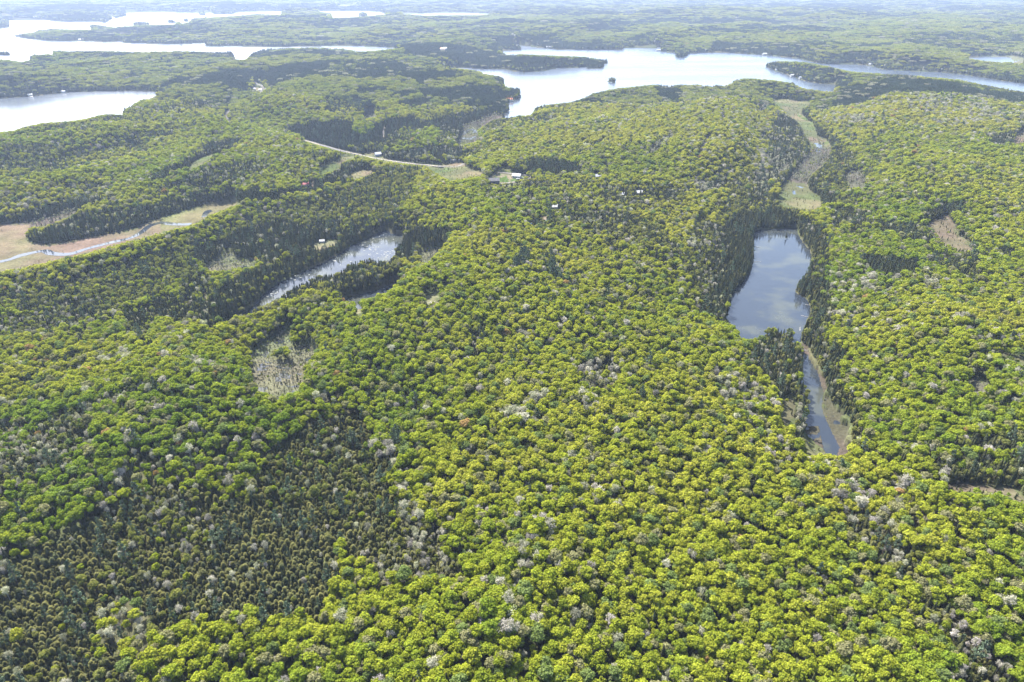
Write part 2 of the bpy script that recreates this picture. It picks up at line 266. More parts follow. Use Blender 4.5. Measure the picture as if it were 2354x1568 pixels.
zone(A([(0,1490),(300,1440),(600,1370),(800,1340),(760,1400),(480,1455),(200,1530),(0,1545)]), .75, .12, 0, 1, .2, .8)
zone(A([(0,1010),(300,1000),(500,1000),(300,1080),(60,1090),(0,1060)]), .5, .2, 0, 1, .2, .7)
zone(A([(650,960),(850,930),(1250,900),(1200,950),(800,980)]), .45, .1, 0, 1, .2, .7)
zone(A([(950,760),(1350,700),(1650,650),(1650,700),(1450,760),(1100,790)]), .45, .25, 0, 1, .2, .6)
zone(B([(-20,1130),(100,1110),(250,1130),(250,1170),(120,1190),(30,1240),(-20,1250)]), .85, .0, 0, 1, .1, .6)
zone(B([(100,600),(350,600),(250,640),(150,650)]), .7, 0, 0, 1)
zone(B([(-100,660),(120,660),(330,770),(200,770),(0,770),(-100,760)]), .7, 0, 0, 1)
zone(B([(980,500),(1080,515),(1125,545),(1125,600),(1080,590),(1060,560)]), .7, 0, 0, 1.1)
zone(B([(1180,600),(1240,600),(1240,660),(1180,690),(900,690),(830,670),(1000,650),(1150,650)]), .6, 0, 0, 1.1)
zone(B([(450,420),(700,440),(1200,440),(1810,420),(1812,480),(1250,505),(1000,485),(700,470),(500,440)]), .5, .03, 0, 1)
zone(C_([(600,650),(780,650),(940,640),(930,690),(780,705),(620,690)]), .75, .05, 0, 1)
zone(C_([(1050,590),(1110,570),(1250,590),(1400,500),(1640,520),(1600,560),(1300,630),(1100,645)]), .6, .05, 0, 1)
zone(C_([(640,790),(800,780),(810,840),(780,870),(660,890),(640,850)]), .6, .2, 0, 1)
zone(C_([(790,760),(870,790),(930,870),(1000,920),(985,950),(920,940),(900,860),(860,830),(800,790)]), .75, .15, 0, 1)
zone(C_([(985,960),(1060,970),(1060,1010),(1030,1020)]), .8, 0, 0, 1)
zone(C_([(500,700),(590,720),(580,780),(510,790)]), .4, .4, 0, .9)
zone(C_([(870,1050),(880,1090),(790,1240),(700,1300),(650,1400),(600,1380),(700,1230),(820,1100)]), .8, .1, .2, 1, .3, .9)
zone(C_([(860,1250),(900,1230),(950,1300),(1060,1360),(1050,1420),(960,1420),(950,1360),(870,1310)]), .75, .1, .1, 1, .3, .9)
zone(C_([(1060,1420),(1130,1440),(1290,1480),(1290,1568),(1100,1568),(1000,1568),(980,1500)]), .6, .05, .1, 1, .3, .8)
zone(C_([(300,1568),(380,1480),(660,1440),(900,1540),(900,1600),(300,1650)]), .75, .08, 0, 1, .2, .9)
zone(C_([(1660,1470),(1800,1400),(1930,1420),(1840,1490),(1780,1540),(1680,1530)]), .75, .1, .2, 1, .3, .8)
zone(C_([(1980,1150),(2090,1160),(2050,1220),(1990,1200)]), .7, .05, 0, 1)
zone(C_([(2120,950),(2280,910),(2353,860),(2353,890),(2290,940),(2270,1020),(2130,1000)]), .75, .1, 0, 1)
zone(C_([(480,1080),(620,1040),(740,1000),(790,1060),(760,1150),(620,1230),(560,1340),(500,1360),(470,1150)]), .12, .55, .1, 1)
zone(C_([(0,1240),(300,1240),(250,1310),(0,1340)]), .3, .4, 0, .9)
zone(C_([(960,800),(1340,800),(1340,870),(1000,850)]), .02, .5, .1, 1)
zone(C_([(1900,660),(2100,660),(2140,760),(2080,840),(1960,800)]), .02, .45, .1, 1)
zone(F([(1030,250),(1200,210),(1300,300),(1200,420),(1050,380)]), .03, .5, .1, 1)
zone(F([(1250,340),(1370,340),(1370,430),(1250,430)]), 0, .8, .1, 1)
zone(F([(1590,330),(1700,350),(1760,450),(1740,480),(1640,400)]), .03, .75, .1, 1)
zone(F([(1000,420),(1700,400),(1800,560),(1700,600),(1000,640)]), .02, .2, .2, 1)
zone(F([(1040,590),(1350,600),(1350,720),(1160,740),(1040,670)]), .02, .3, -.1, 1)
zone(F([(250,960),(520,1050),(560,1180),(640,1230),(600,1310),(470,1400),(330,1200),(220,1120)]), .06, .32, -.1, 1)
zone(F([(480,1360),(660,1400),(760,1520),(560,1568)]), .03, .35, -.1, 1)
zone(F([(1100,1060),(1500,1200),(1500,1300),(1700,1568),(1400,1568),(1200,1300)]), .05, .16, -.1, 1)
zone(J([(1010,200),(1200,180),(1210,370),(1050,380)]), 0, .85, 0, 1.1)
zone(J([(1470,140),(1580,180),(1590,250),(1480,240)]), 0, .9, 0, 1.3)
zone(J([(1280,400),(1390,420),(1380,500),(1300,500)]), 0, .9, 0, 1.3)
zone(J([(1100,370),(1270,420),(1280,500),(1600,640),(1640,760),(1490,870),(1450,800),(1350,720),(1110,560)]), .66, .22, 0, .95, .8, 1)
zone(J([(1600,900),(1800,1030),(1870,1000),(2000,1200),(2150,1350),(2354,1480),(2354,1700),(1950,1700),(1950,1420),(1850,1260),(1790,1200),(1640,1050)]), .62, .24, 0, .95, .8, 1)
zone(J([(2050,1000),(2354,1050),(2354,1200),(2200,1180)]), .3, .3, .3, .9, .8, .6)
zone(J([(700,1150),(1250,1100),(1300,1250),(700,1300)]), .08, .28, .0, .95)
zone(I([(1150,180),(1950,180),(1950,650),(1150,650)]), .03, .12, -.05, 1)
zone(I([(330,40),(480,40),(500,480),(360,480)]), .15, .45, -.05, 1)
zone(I([(780,320),(1060,320),(1060,500),(660,540),(660,470)]), .02, .4, 0, 1)
zone(I([(1040,880),(1330,900),(1300,1150),(1180,1250),(1000,1200),(980,1000)]), .0, .25, -.7, 1.25)
zone(I([(0,1080),(120,1080),(120,1200),(0,1220)]), .0, .7, 0, 1.1)
zone(E([(1080,1220),(1250,1220),(1250,1360),(1080,1360)]), 0, .72, 0, 1.2)
zone(E([(1300,1110),(1410,1110),(1410,1240),(1300,1200)]), 0, .8, 0, 1.1)
zone(E([(1690,1130),(1820,1150),(1800,1290),(1700,1290)]), 0, .7, 0, 1.1)
zone(E([(230,1430),(310,1430),(310,1568),(230,1568)]), 0, .9, 0, 1.2)
zone(D_([(1250,870),(1480,870),(1480,960),(1250,960)]), .0, .7, .2, 1)
zone(D_([(690,850),(900,830),(900,930),(690,930)]), .0, .55, .3, 1)
zone(E([(1200,680),(1380,680),(1380,800),(1200,800)]), .3, .35, .2, .9, .6)
zone(E([(860,680),(930,700),(920,900),(870,880)]), .7, .2, 0, .9)
zone(E([(410,1100),(520,1080),(520,1230),(400,1230)]), .3, .2, -.6, 1)
for px, py, r in ((1240,210,60),(1440,260,70),(1480,330,50),(1180,340,25),(660,570,30),(1580,60,22),(2090,1165,25),(1890,1430,30),(1720,545,22),(1820,470,40),(365,1450,60),(940,740,40)):
    zone(E([(px - r*.4, py - r), (px + r*.4, py - r), (px + r*.4, py + r), (px - r*.4, py + r)]), .5, 0, 0, 1.1, 0, 0)

def look(ras, px, py):
    ix = np.clip((px - X0).astype(np.int64), 0, RW - 1); iy = np.clip((py - Y0).astype(np.int64), 0, RH - 1)
    return ras[iy, ix]

def ground_class(x, y):
    px, py = proj(x, y, 0.0)
    c = look(cls, px, py).copy()
    for z in (3.0, 6.0, 9.0):                     # water runs on under the trees that overhang its near bank
        qx, qy = proj(x, y, z)
        c[look(cls, qx, qy) == WATER] = WATER
    return c

def ground_class2(x, y, h):
    """the same on the real terrain"""
    px, py = proj(x, y, h); k = np.clip(700.0 / np.maximum(y, 1), .25, 1.2)
    c = look(cls, px, py)
    jx = (fbm(x / 9, y / 9, 211, 3) - .5) * 34 * k; jy = (fbm(x / 9, y / 9, 212, 3) - .5) * 26 * k
    c2 = look(cls, px + jx, py + jy)          # ragged edges
    c = np.where((c == TRACK) | (c == VERGE) | (c2 == WATER) | (c2 == TRACK) | (c2 == VERGE), c, c2); c[c == WATER] = 0
    w_ = ground_class(x, y) == WATER
    c[w_] = WATER
    return c

def blur(a, n):
    for _ in range(3):
        for ax in (0, 1):
            p = np.pad(a, [(n + 1, n) if k == ax else (0, 0) for k in (0, 1)], mode='edge')
            cs = np.cumsum(p, axis=ax)
            a = (cs[2 * n + 1:] - cs[:-2 * n - 1] if ax == 0 else cs[:, 2 * n + 1:] - cs[:, :-2 * n - 1]) / (2 * n + 1)
    return a

FLATS = (WATER, TAN, MUD, WET, VERGE)
flat = np.zeros((RH, RW), np.uint8); stroke(flat, HIGHWAY[2:], 9, 1)
for q in PT['grass'][1:3] + PT['brush'][1:3]: fill(flat, q, 1)
LOWV = np.array([0.1] + [z[5] for z in ZN[1:]])
class Field:
    def __init__(s, x0, x1, y0, y1, cell, n):
        s.x0, s.y0, s.cell = x0, y0, cell
        gx = np.arange(x0, x1, cell); gy = np.arange(y0, y1, cell)
        X, Y = np.meshgrid(gx, gy); sh = X.shape
        c = ground_class(X.ravel(), Y.ravel()).reshape(sh)
        px, py = proj(X, Y, 10.0)
        low = LOWV[look(zon, px, py)] * 0.8
        isf = np.isin(c, FLATS) | (look(flat, *proj(X, Y, 0.0)) > 0)
        low[isf] = 1.0
        op = blur(isf.astype(float), n)
        s.low = np.maximum(blur(low, n), np.clip(op * 3.2, 0, 1))
        s.low = blur(s.low, 1)
        cap = np.full(sh, 200.0); tall = np.where(Y < 1500, 9.0, 13.0)
        for z in np.arange(66, 0, -3.0):
            qx, qy = proj(X, Y, z); hit = np.isin(look(cls, qx, qy), FLATS)
            cap = np.where(hit, np.minimum(cap, z - tall), cap)
        cap = np.minimum(cap, 90.0)
        e = cap.copy()
        for dy in (-1, 0, 1):
            for dx in (-1, 0, 1): e = np.minimum(e, np.roll(np.roll(cap, dy, 0), dx, 1))
        s.cap = blur(e, 1)
        s.wat = blur((c == WATER).astype(float), max(n // 2, 1))
        s.nx, s.ny = len(gx), len(gy)
    def get(s, f, x, y):
        a = getattr(s, f)
        fx = np.clip((x - s.x0) / s.cell, 0, s.nx - 1.001); fy = np.clip((y - s.y0) / s.cell, 0, s.ny - 1.001)
        ix = fx.astype(int); iy = fy.astype(int); fx = fx - ix; fy = fy - iy
        return (a[iy, ix] * (1 - fx) + a[iy, ix + 1] * fx) * (1 - fy) + (a[iy + 1, ix] * (1 - fx) + a[iy + 1, ix + 1] * fx) * fy
FN = Field(-2700, 2700, 60, 3200, 9.0, 4)
FF = Field(-18000, 18000, 60, 27000, 40.0, 2)
def fget(f, x, y):
    t = sstep(2600, 3050, np.maximum(y, np.abs(x) * 1.1))
    return FN.get(f, x, y) * (1 - t) + FF.get(f, x, y) * t

def ridges(x, y):
    """long low ridges that run away from the camera, bearing a little right"""
    u = x * .40 + y * .92; v_ = x * .92 - y * .40 + 60 * (vnoise(x / 300, y / 300, 12) - .5)
    return fbm(u / 620.0 + 3, v_ / 190.0 + 8, 11, 3)
def height(x, y):
    lo = fget('low', x, y)
    wgt = np.clip(1.04 - lo, 0, 1) ** 1.3
    n = ridges(x, y)
    n2 = fbm(x / 120.0, y / 120.0, 31, 2)
    big = sstep(.25, .8, fbm(x / 1900.0, y / 1500.0, 51, 2)) * sstep(1500, 5000, y) * 26
    h = 0.7 + wgt * (4 + 34 * sstep(.22, .80, n) + 5 * n2 + big)
    return np.minimum(h, np.maximum(fget('cap', x, y), .7))

# ------------------------------------------------------------------ object helpers
def tag(o, label=None, cat=None, group=None, kind=None):
    if label: o['label'] = label
    if cat: o['category'] = cat
    if group: o['group'] = group
    if kind: o['kind'] = kind
    return o
def mesh_obj(name, verts, faces, mat=None, parent=None, attrs=None):
    me = bpy.data.meshes.new(name)
    me.from_pydata([tuple(v) for v in verts], [], faces)
    if mat: me.materials.append(mat)
    if attrs:
        for k, v in attrs.items():
            at = me.attributes.new(k, 'FLOAT', 'POINT'); at.data.foreach_set('value', np.asarray(v, np.float32))
    o = bpy.data.objects.new(name, me); col.objects.link(o)
    if parent: o.parent = parent
    return o
def empty(name, loc, rz=0):
    o = bpy.data.objects.new(name, None); col.objects.link(o); o.location = loc; o.rotation_euler = (0, 0, rz); o.empty_display_size = .5
    return o
def grid_mesh(name, V, nr, nc, mat, colors=None):
    me = bpy.data.meshes.new(name)
    me.vertices.add(len(V)); me.vertices.foreach_set('co', V.astype(np.float32).ravel())
    i = np.arange(nr - 1)[:, None] * nc + np.arange(nc - 1)[None, :]
    q = np.stack([i, i + 1, i + nc + 1, i + nc], -1).reshape(-1, 4)
    me.loops.add(q.size); me.loops.foreach_set('vertex_index', q.astype(np.int32).ravel())
    me.polygons.add(len(q)); me.polygons.foreach_set('loop_start', np.arange(0, q.size, 4, dtype=np.int32))
    me.polygons.foreach_set('use_smooth', np.ones(len(q), bool))
    if colors is not None:
        at = me.attributes.new('surface', 'FLOAT_COLOR', 'POINT')
        at.data.foreach_set('color', np.concatenate([colors, np.ones((len(V), 1))], 1).astype(np.float32).ravel())
    me.materials.append(mat); me.update(calc_edges=True)
    o = bpy.data.objects.new(name, me); col.objects.link(o)
    return o

# ------------------------------------------------------------------ materials
def new_mat(name):
    m = bpy.data.materials.new(name); m.use_nodes = True; m.node_tree.nodes.clear()
    return m, m.node_tree
def N(nt, t, **kw):
    n = nt.nodes.new(t)
    for k, v in kw.items(): setattr(n, k, v)
    return n
def mixcol(nt, a, b, fac, mode='MIX'):
    m = N(nt, 'ShaderNodeMix', data_type='RGBA', blend_type=mode)
    for s, v in ((6, a), (7, b), (0, fac)):
        if hasattr(v, 'is_output'): nt.links.new(v, m.inputs[s])
        elif isinstance(v, (int, float)): m.inputs[s].default_value = v
        else: m.inputs[s].default_value = (*v, 1)
    return m.outputs[2]
def maprange(nt, v, a, b, c, d):
    m = N(nt, 'ShaderNodeMapRange'); nt.links.new(v, m.inputs[0])
    for i, q in enumerate((a, b, c, d)): m.inputs[i + 1].default_value = q
    return m.outputs[0]
def noise(nt, scale, detail=3, coords=None, rough=.5):
    n = N(nt, 'ShaderNodeTexNoise'); n.inputs['Scale'].default_value = scale; n.inputs['Detail'].default_value = detail
    n.inputs['Roughness'].default_value = rough
    if coords is not None: nt.links.new(coords, n.inputs['Vector'])
    return n.outputs['Fac']

def leaf_mat(name, trans=.35, vlo=.72, vhi=1.3):
    m, nt = new_mat(name)
    at = N(nt, 'ShaderNodeAttribute', attribute_type='INSTANCER', attribute_name='tint')
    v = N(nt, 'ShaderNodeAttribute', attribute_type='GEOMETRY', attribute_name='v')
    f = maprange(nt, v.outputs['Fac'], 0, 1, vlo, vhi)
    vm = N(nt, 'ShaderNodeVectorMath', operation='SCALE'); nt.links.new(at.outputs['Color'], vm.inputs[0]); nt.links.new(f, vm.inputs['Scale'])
    d = N(nt, 'ShaderNodeBsdfDiffuse'); t = N(nt, 'ShaderNodeBsdfTranslucent'); mx = N(nt, 'ShaderNodeMixShader')
    nt.links.new(vm.outputs[0], d.inputs[0])
    tc = mixcol(nt, vm.outputs[0], (1.1, 1.25, .5), 1.0, 'MULTIPLY'); nt.links.new(tc, t.inputs[0])
    mx.inputs[0].default_value = trans
    nt.links.new(d.outputs[0], mx.inputs[1]); nt.links.new(t.outputs[0], mx.inputs[2])
    o = N(nt, 'ShaderNodeOutputMaterial'); nt.links.new(mx.outputs[0], o.inputs[0])
    return m
M_LEAF = leaf_mat('leaves', .38, .78, 1.28)
M_NEEDLE = leaf_mat('needles', .12, .75, 1.25)
M_TWIG = leaf_mat('twigs', .15, .6, 1.3)

def simple_mat(name, c, rough=.8, c2=None, scale=1.0, metallic=0.0, spec=.3):
    m, nt = new_mat(name)
    p = N(nt, 'ShaderNodeBsdfPrincipled'); p.inputs['Roughness'].default_value = rough; p.inputs['Metallic'].default_value = metallic
    p.inputs['Specular IOR Level'].default_value = spec
    c2 = c2 or tuple(q * .7 for q in c)
    tc = N(nt, 'ShaderNodeTexCoord')
    nz = noise(nt, scale, 4, tc.outputs['Object'])
    nt.links.new(mixcol(nt, c, c2, maprange(nt, nz, .35, .65, 0, 1)), p.inputs['Base Color'])
    o = N(nt, 'ShaderNodeOutputMaterial'); nt.links.new(p.outputs[0], o.inputs[0])
    return m
M_BARK = simple_mat('bark', (.11, .085, .065), .9, (.06, .05, .04), 2)
M_PALEBARK = simple_mat('pale_bark', (.38, .36, .33), .9, (.22, .2, .18), 2)
M_ROAD = simple_mat('asphalt', (.105, .102, .10), .9, (.085, .083, .08), .15, spec=0.0)
M_GRAVEL = simple_mat('gravel', (.125, .115, .10), .95, (.09, .082, .07), .2, spec=0.0)
M_SHOULDER = simple_mat('road_shoulder', (.085, .078, .065), .95, (.06, .055, .045), .2, spec=0.0)
M_LINE = simple_mat('road_paint', (.7, .55, .12), .8, (.6, .48, .1), .5)
M_WHITE = simple_mat('white_siding', (.30, .30, .29), .6, (.25, .25, .24), 1.2)
M_CREAM = simple_mat('cream_siding', (.55, .48, .38), .7, (.45, .4, .32), 1.2)
M_WOOD = simple_mat('brown_boards', (.20, .12, .07), .8, (.13, .08, .05), 1.2)
M_DARK = simple_mat('dark_shingles', (.035, .035, .04), .7, (.06, .06, .065), .8)
M_GREYROOF = simple_mat('grey_shingles', (.20, .21, .23), .6, (.3, .31, .33), .8)
M_RED = simple_mat('red_metal_roof', (.28, .035, .04), .5, (.22, .028, .03), .4)
M_ORANGE = simple_mat('orange_roof', (.55, .22, .10), .6, (.45, .16, .07), .5)
M_GLASS = simple_mat('window_glass', (.03, .035, .04), .08, (.05, .055, .06), 1, 0, .6)
M_BLUE = simple_mat('blue_tarp', (.03, .2, .55), .5, (.05, .28, .65), 1)
M_TYRE = simple_mat('tyre_rubber', (.02, .02, .02), .9)
M_STREAM = None

# ground: reads the surveyed surface colour and breaks it up
mg, nt = new_mat('ground')
at = N(nt, 'ShaderNodeAttribute', attribute_type='GEOMETRY', attribute_name='surface')
geo = N(nt, 'ShaderNodeNewGeometry')
n1 = noise(nt, .35, 5, geo.outputs['Position'], .65); n2 = noise(nt, .045, 4, geo.outputs['Position'], .6); n3 = noise(nt, .011, 3, geo.outputs['Position'])
f = maprange(nt, n1, .25, .75, .62, 1.38)
f2 = maprange(nt, n2, .3, .7, .72, 1.25)
mm = N(nt, 'ShaderNodeMath', operation='MULTIPLY'); nt.links.new(f, mm.inputs[0]); nt.links.new(f2, mm.inputs[1])
vm = N(nt, 'ShaderNodeVectorMath', operation='SCALE'); nt.links.new(at.outputs['Color'], vm.inputs[0]); nt.links.new(mm.outputs[0], vm.inputs['Scale'])
c3 = mixcol(nt, vm.outputs[0], (.85, 1.08, .8), maprange(nt, n3, .4, .6, 0, 1), 'MULTIPLY')
d = N(nt, 'ShaderNodeBsdfDiffuse'); nt.links.new(c3, d.inputs[0])
bp = N(nt, 'ShaderNodeBump'); bp.inputs['Distance'].default_value = 1.0; bp.inputs['Strength'].default_value = .6
nt.links.new(n1, bp.inputs['Height']); nt.links.new(bp.outputs[0], d.inputs['Normal'])
o = N(nt, 'ShaderNodeOutputMaterial'); nt.links.new(d.outputs[0], o.inputs[0])
M_GROUND = mg

# water
mw, nt = new_mat('water')
geo = N(nt, 'ShaderNodeNewGeometry')
sep = N(nt, 'ShaderNodeSeparateXYZ'); nt.links.new(geo.outputs['Position'], sep.inputs[0])
p = N(nt, 'ShaderNodeBsdfPrincipled'); p.inputs['IOR'].default_value = 1.33; p.inputs['Specular IOR Level'].default_value = .42
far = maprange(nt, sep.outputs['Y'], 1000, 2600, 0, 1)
wind = noise(nt, .004, 4, geo.outputs['Position'], .55)
mpw = N(nt, 'ShaderNodeMapping'); nt.links.new(geo.outputs['Position'], mpw.inputs[0]); mpw.inputs['Scale'].default_value = (.0012, .006, 1)
wind2 = noise(nt, 1.0, 4, mpw.outputs[0], .6)
rr = N(nt, 'ShaderNodeMath', operation='MULTIPLY_ADD'); nt.links.new(far, rr.inputs[0]); nt.links.new(maprange(nt, wind2, .35, .65, .08, .25), rr.inputs[1]); rr.inputs[2].default_value = .10
nt.links.new(rr.outputs[0], p.inputs['Roughness'])
sh = noise(nt, .028, 3, geo.outputs['Position'], .55)
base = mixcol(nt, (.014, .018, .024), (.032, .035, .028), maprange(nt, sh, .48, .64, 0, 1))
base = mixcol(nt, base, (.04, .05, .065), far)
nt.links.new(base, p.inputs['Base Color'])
nb = noise(nt, .9, 2, geo.outputs['Position'], .5)
bp = N(nt, 'ShaderNodeBump'); bp.inputs['Distance'].default_value = .1; bp.inputs['Strength'].default_value = .07
nt.links.new(nb, bp.inputs['Height']); nt.links.new(bp.outputs[0], p.inputs['Normal'])
o = N(nt, 'ShaderNodeOutputMaterial'); nt.links.new(p.outputs[0], o.inputs[0])
M_WATER = mw

# ------------------------------------------------------------------ ground sheet
CCOL = {0: (.095, .090, .050), WATER: (.05, .045, .03), TAN: (.145, .105, .080), GRASS: (.085, .088, .044), BRUSH: (.10, .082, .07), WET: (.125, .115, .078),
        YARD: (.17, .135, .10), MUD: (.080, .062, .052), SLASH: (.112, .088, .064), LAWN: (.065, .095, .025), TRACK: (.15, .13, .085), VERGE: (.17, .15, .09)}
CC = np.array([CCOL[i] for i in range(12)]) * .60
pys = np.concatenate([[-56, -53, -50, -46, -42, -38, -33, -28, -23, -18, -14, -10, -7.5], np.arange(-5.5, 1700, 2.2), [1800, 2000, 2400, 3000, 4000]])
pxs = np.concatenate([[-7000, -3500, -1800, -1100], np.arange(-700, 3054, 2.6), [3500, 4200, 6000, 9000]])
PX, PY = np.meshgrid(pxs, pys)
gx, gy = ground_at(PX.ravel(), PY.ravel())
gh = height(gx, gy); gc = ground_class2(gx, gy, gh)
fine = vnoise(gx / 3.2, gy / 3.2, 77); mid = fbm(gx / 11.0, gy / 11.0, 78, 3)
slx, _q = ground_at(PX.ravel() + 1, PY.ravel())
dist = np.hypot(gx, gy)
gz = gh.copy()
isl = gc == WATER
gz[isl] = -1.6
m = gc == WET; gz[m] = (.30 * (mid + .5 * fine - .58))[m]
m = gc == MUD; gz[m] = (.30 * (mid + .5 * fine - .52))[m]
m = (gc == TAN); gz[m] = np.maximum(.45, gh[m] * .5)
gcol = CC[gc]
# colour sweeps in the open ground that really differ: sedge, wet sedge, moss
t = sstep(.45, .65, fbm(gx / 60, gy / 60, 91, 3))[:, None]
gcol = np.where((gc == TAN)[:, None], gcol * (1 - .55 * t) + np.array((.095, .072, .048)) * .55 * t, gcol)
gcol = np.where((gc == GRASS)[:, None], gcol * (1 - t) + np.array((.085, .066, .044)) * t, gcol)
m = (gc == TAN) & (PX.ravel() > 370); gcol[m] = gcol[m] * .5 + np.array((.07, .075, .028)) * .5
g = grid_mesh('ground', np.stack([gx, gy, gz], 1), len(pys), len(pxs), M_GROUND, gcol)
tag(g, kind='structure')
# water sheet under it
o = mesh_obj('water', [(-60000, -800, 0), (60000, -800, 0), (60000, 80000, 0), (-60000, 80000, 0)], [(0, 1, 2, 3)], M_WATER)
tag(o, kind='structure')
# deep ground behind and below the camera
o = mesh_obj('terrain', [(-60000, -900, -2.2), (60000, -900, -2.2), (60000, 81000, -2.2), (-60000, 81000, -2.2)], [(0, 1, 2, 3)], M_BARK)
tag(o, kind='structure')

def ground_z(x, y): return float(height(np.array([float(x)]), np.array([float(y)]))[0])

# ------------------------------------------------------------------ ribbons: roads and streams
def smooth_line(P, n=6):
    P = np.array(P, float); out = []
    for i in range(len(P) - 1):
        p0 = P[max(i - 1, 0)]; p1 = P[i]; p2 = P[i + 1]; p3 = P[min(i + 2, len(P) - 1)]
        for k in range(n):
            t = k / n
            out.append(.5 * ((2 * p1) + (-p0 + p2) * t + (2 * p0 - 5 * p1 + 4 * p2 - p3) * t * t + (-p0 + 3 * p1 - 3 * p2 + p3) * t ** 3))
    out.append(P[-1]); return np.array(out)
def ribbon(name, pts, width, mat, lift, wob=0.0, zfix=None):
    gx, gy = ground_at([p[0] for p in pts], [p[1] for p in pts])
    if zfix is None:
        for _ in range(4):
            zz = height(gx, gy); gx, gy = ground_at([p[0] for p in pts], [p[1] for p in pts], 0) if False else (lambda q: q)(tuple(np.array(v) for v in zip(*[[float(a) for a in ground_at(p[0], p[1], z)] for p, z in zip(pts, zz)])))
    P = smooth_line(np.stack([gx, gy], 1), 8)
    T = np.gradient(P, axis=0); T /= np.maximum(np.linalg.norm(T, axis=1, keepdims=True), 1e-6)
    Nn = np.stack([-T[:, 1], T[:, 0]], 1)
    ww = width * .5 * (1 + wob * (fbm(P[:, 0] / 14, P[:, 1] / 14, 5, 2) - .5) * 2)
    nc = 5; V = []
    for k in range(nc):
        s = (k / (nc - 1) - .5) * 2
        Q = P + Nn * (ww * s)[:, None]
        z = (height(Q[:, 0], Q[:, 1]) if zfix is None else np.full(len(Q), zfix)) + lift
        V.append(np.concatenate([Q, z[:, None]], 1))
    V = np.stack(V, 1)
    if zfix is None: V[:, :, 2] = V[:, :, 2].max(axis=1, keepdims=True)
    o = grid_mesh(name, V.reshape(-1, 3)[:, :], len(P), nc, mat); 
    return tag(o, kind='structure')
for nm, pts, wd in ROADS:
    if nm == 'highway':
        ribbon('road_shoulder', pts, wd + 2.5, M_SHOULDER, .35); ribbon('road', pts, wd, M_ROAD, .45); ribbon('road_marking', pts, .3, M_LINE, .48)
    else:
        ribbon(nm, pts, wd, M_GRAVEL, .35)
ribbon('stream', [(-500,680),(-200,640),(0,603),(50,588),(100,578),(120,584),(160,585),(200,573),(250,560),(300,548),(325,535),(345,520),(370,513),(395,516),(420,517),(440,516)], 8.5, M_WATER, 0, .3, .62)
ribbon('stream', A([(1410,1500),(1420,1475),(1440,1460),(1460,1455)]), 9, M_WATER, 0, .3, .62)
for q, wd in ((C_([(700,685),(735,693),(770,715)]), 5), (C_([(690,742),(715,738),(720,728),(745,722)]), 9), (C_([(745,722),(735,735),(700,745),(712,795),(720,790)]), 3),
          (C_([(810,843),(850,855),(865,865),(850,875),(850,900),(875,912),(880,925)]), 7), (C_([(850,935),(910,950),(912,972)]), 5),
          (C_([(915,990),(940,1005),(945,1020),(935,1030),(932,1050)]), 9), (C_([(780,1268),(800,1290),(830,1300)]), 6), (C_([(765,1320),(770,1345)]), 4),
          (B([(795,1000),(815,960),(900,960),(935,945)]), 14), (B([(830,930),(870,905),(920,895),(930,920)]), 12)):
    ribbon('stream', q, wd, M_WATER, 0, .4, .9)

# ------------------------------------------------------------------ tree meshes
ICO_V = None
def ico():
    t = (1 + 5 ** .5) / 2
    v = np.array([(-1,t,0),(1,t,0),(-1,-t,0),(1,-t,0),(0,-1,t),(0,1,t),(0,-1,-t),(0,1,-t),(t,0,-1),(t,0,1),(-t,0,-1),(-t,0,1)], float)
    v /= np.linalg.norm(v[0])
    f = [(0,11,5),(0,5,1),(0,1,7),(0,7,10),(0,10,11),(1,5,9),(5,11,4),(11,10,2),(10,7,6),(7,1,8),(3,9,4),(3,4,2),(3,2,6),(3,6,8),(3,8,9),(4,9,5),(2,4,11),(6,2,10),(8,6,7),(9,8,1)]
    return v, f
IV, IF = ico()
class MB:
    def __init__(s): s.v = []; s.f = []; s.a = []
    def blob(s, c, r, val, sz=1.0):
        b = len(s.v)
        for p in IV:
            q = p * r * (1 + rng.uniform(-.12, .12)); s.v.append((c[0] + q[0], c[1] + q[1], c[2] + q[2] * sz)); s.a.append(val)
        s.f += [tuple(b + i for i in f) for f in IF]
    def card(s, c, n, size, val, asp=1.0):
        n = np.array(n, float); n /= max(np.linalg.norm(n), 1e-6)
        u = np.cross(n, rng.normal(size=3)); u /= max(np.linalg.norm(u), 1e-6); w_ = np.cross(n, u)
        b = len(s.v); c = np.array(c)
        k = 4
        for i in range(k):
            a = i * 2 * math.pi / k + rng.uniform(-.35, .35); rr = size * rng.uniform(.75, 1.2)
            q = c + u * math.cos(a) * rr * asp + w_ * math.sin(a) * rr + n * rng.uniform(-.15, .15) * size
            s.v.append(tuple(q)); s.a.append(val)
        s.f.append((b, b + 1, b + 2, b + 3))
    def stick(s, a, b_, r0, r1, val, n=5):
        a = np.array(a, float); b_ = np.array(b_, float); d = b_ - a; d /= max(np.linalg.norm(d), 1e-6)
        u = np.cross(d, (0.3, .9, .2)); u /= np.linalg.norm(u); w_ = np.cross(d, u); b = len(s.v)
        for p, r in ((a, r0), (b_, r1)):
            for i in range(n):
                t = i * 2 * math.pi / n; s.v.append(tuple(p + (u * math.cos(t) + w_ * math.sin(t)) * r)); s.a.append(val)
        for i in range(n): s.f.append((b + i, b + (i + 1) % n, b + n + (i + 1) % n, b + n + i))
    def mesh(s, name, mat):
        me = bpy.data.meshes.new(name); me.from_pydata([tuple(v) for v in s.v], [], s.f); me.materials.append(mat)
        at = me.attributes.new('v', 'FLOAT', 'POINT'); at.data.foreach_set('value', np.array(s.a, np.float32)); return me

def rdir(up=0.0):
    d = rng.normal(size=3); d /= np.linalg.norm(d); d[2] += up; return d / np.linalg.norm(d)

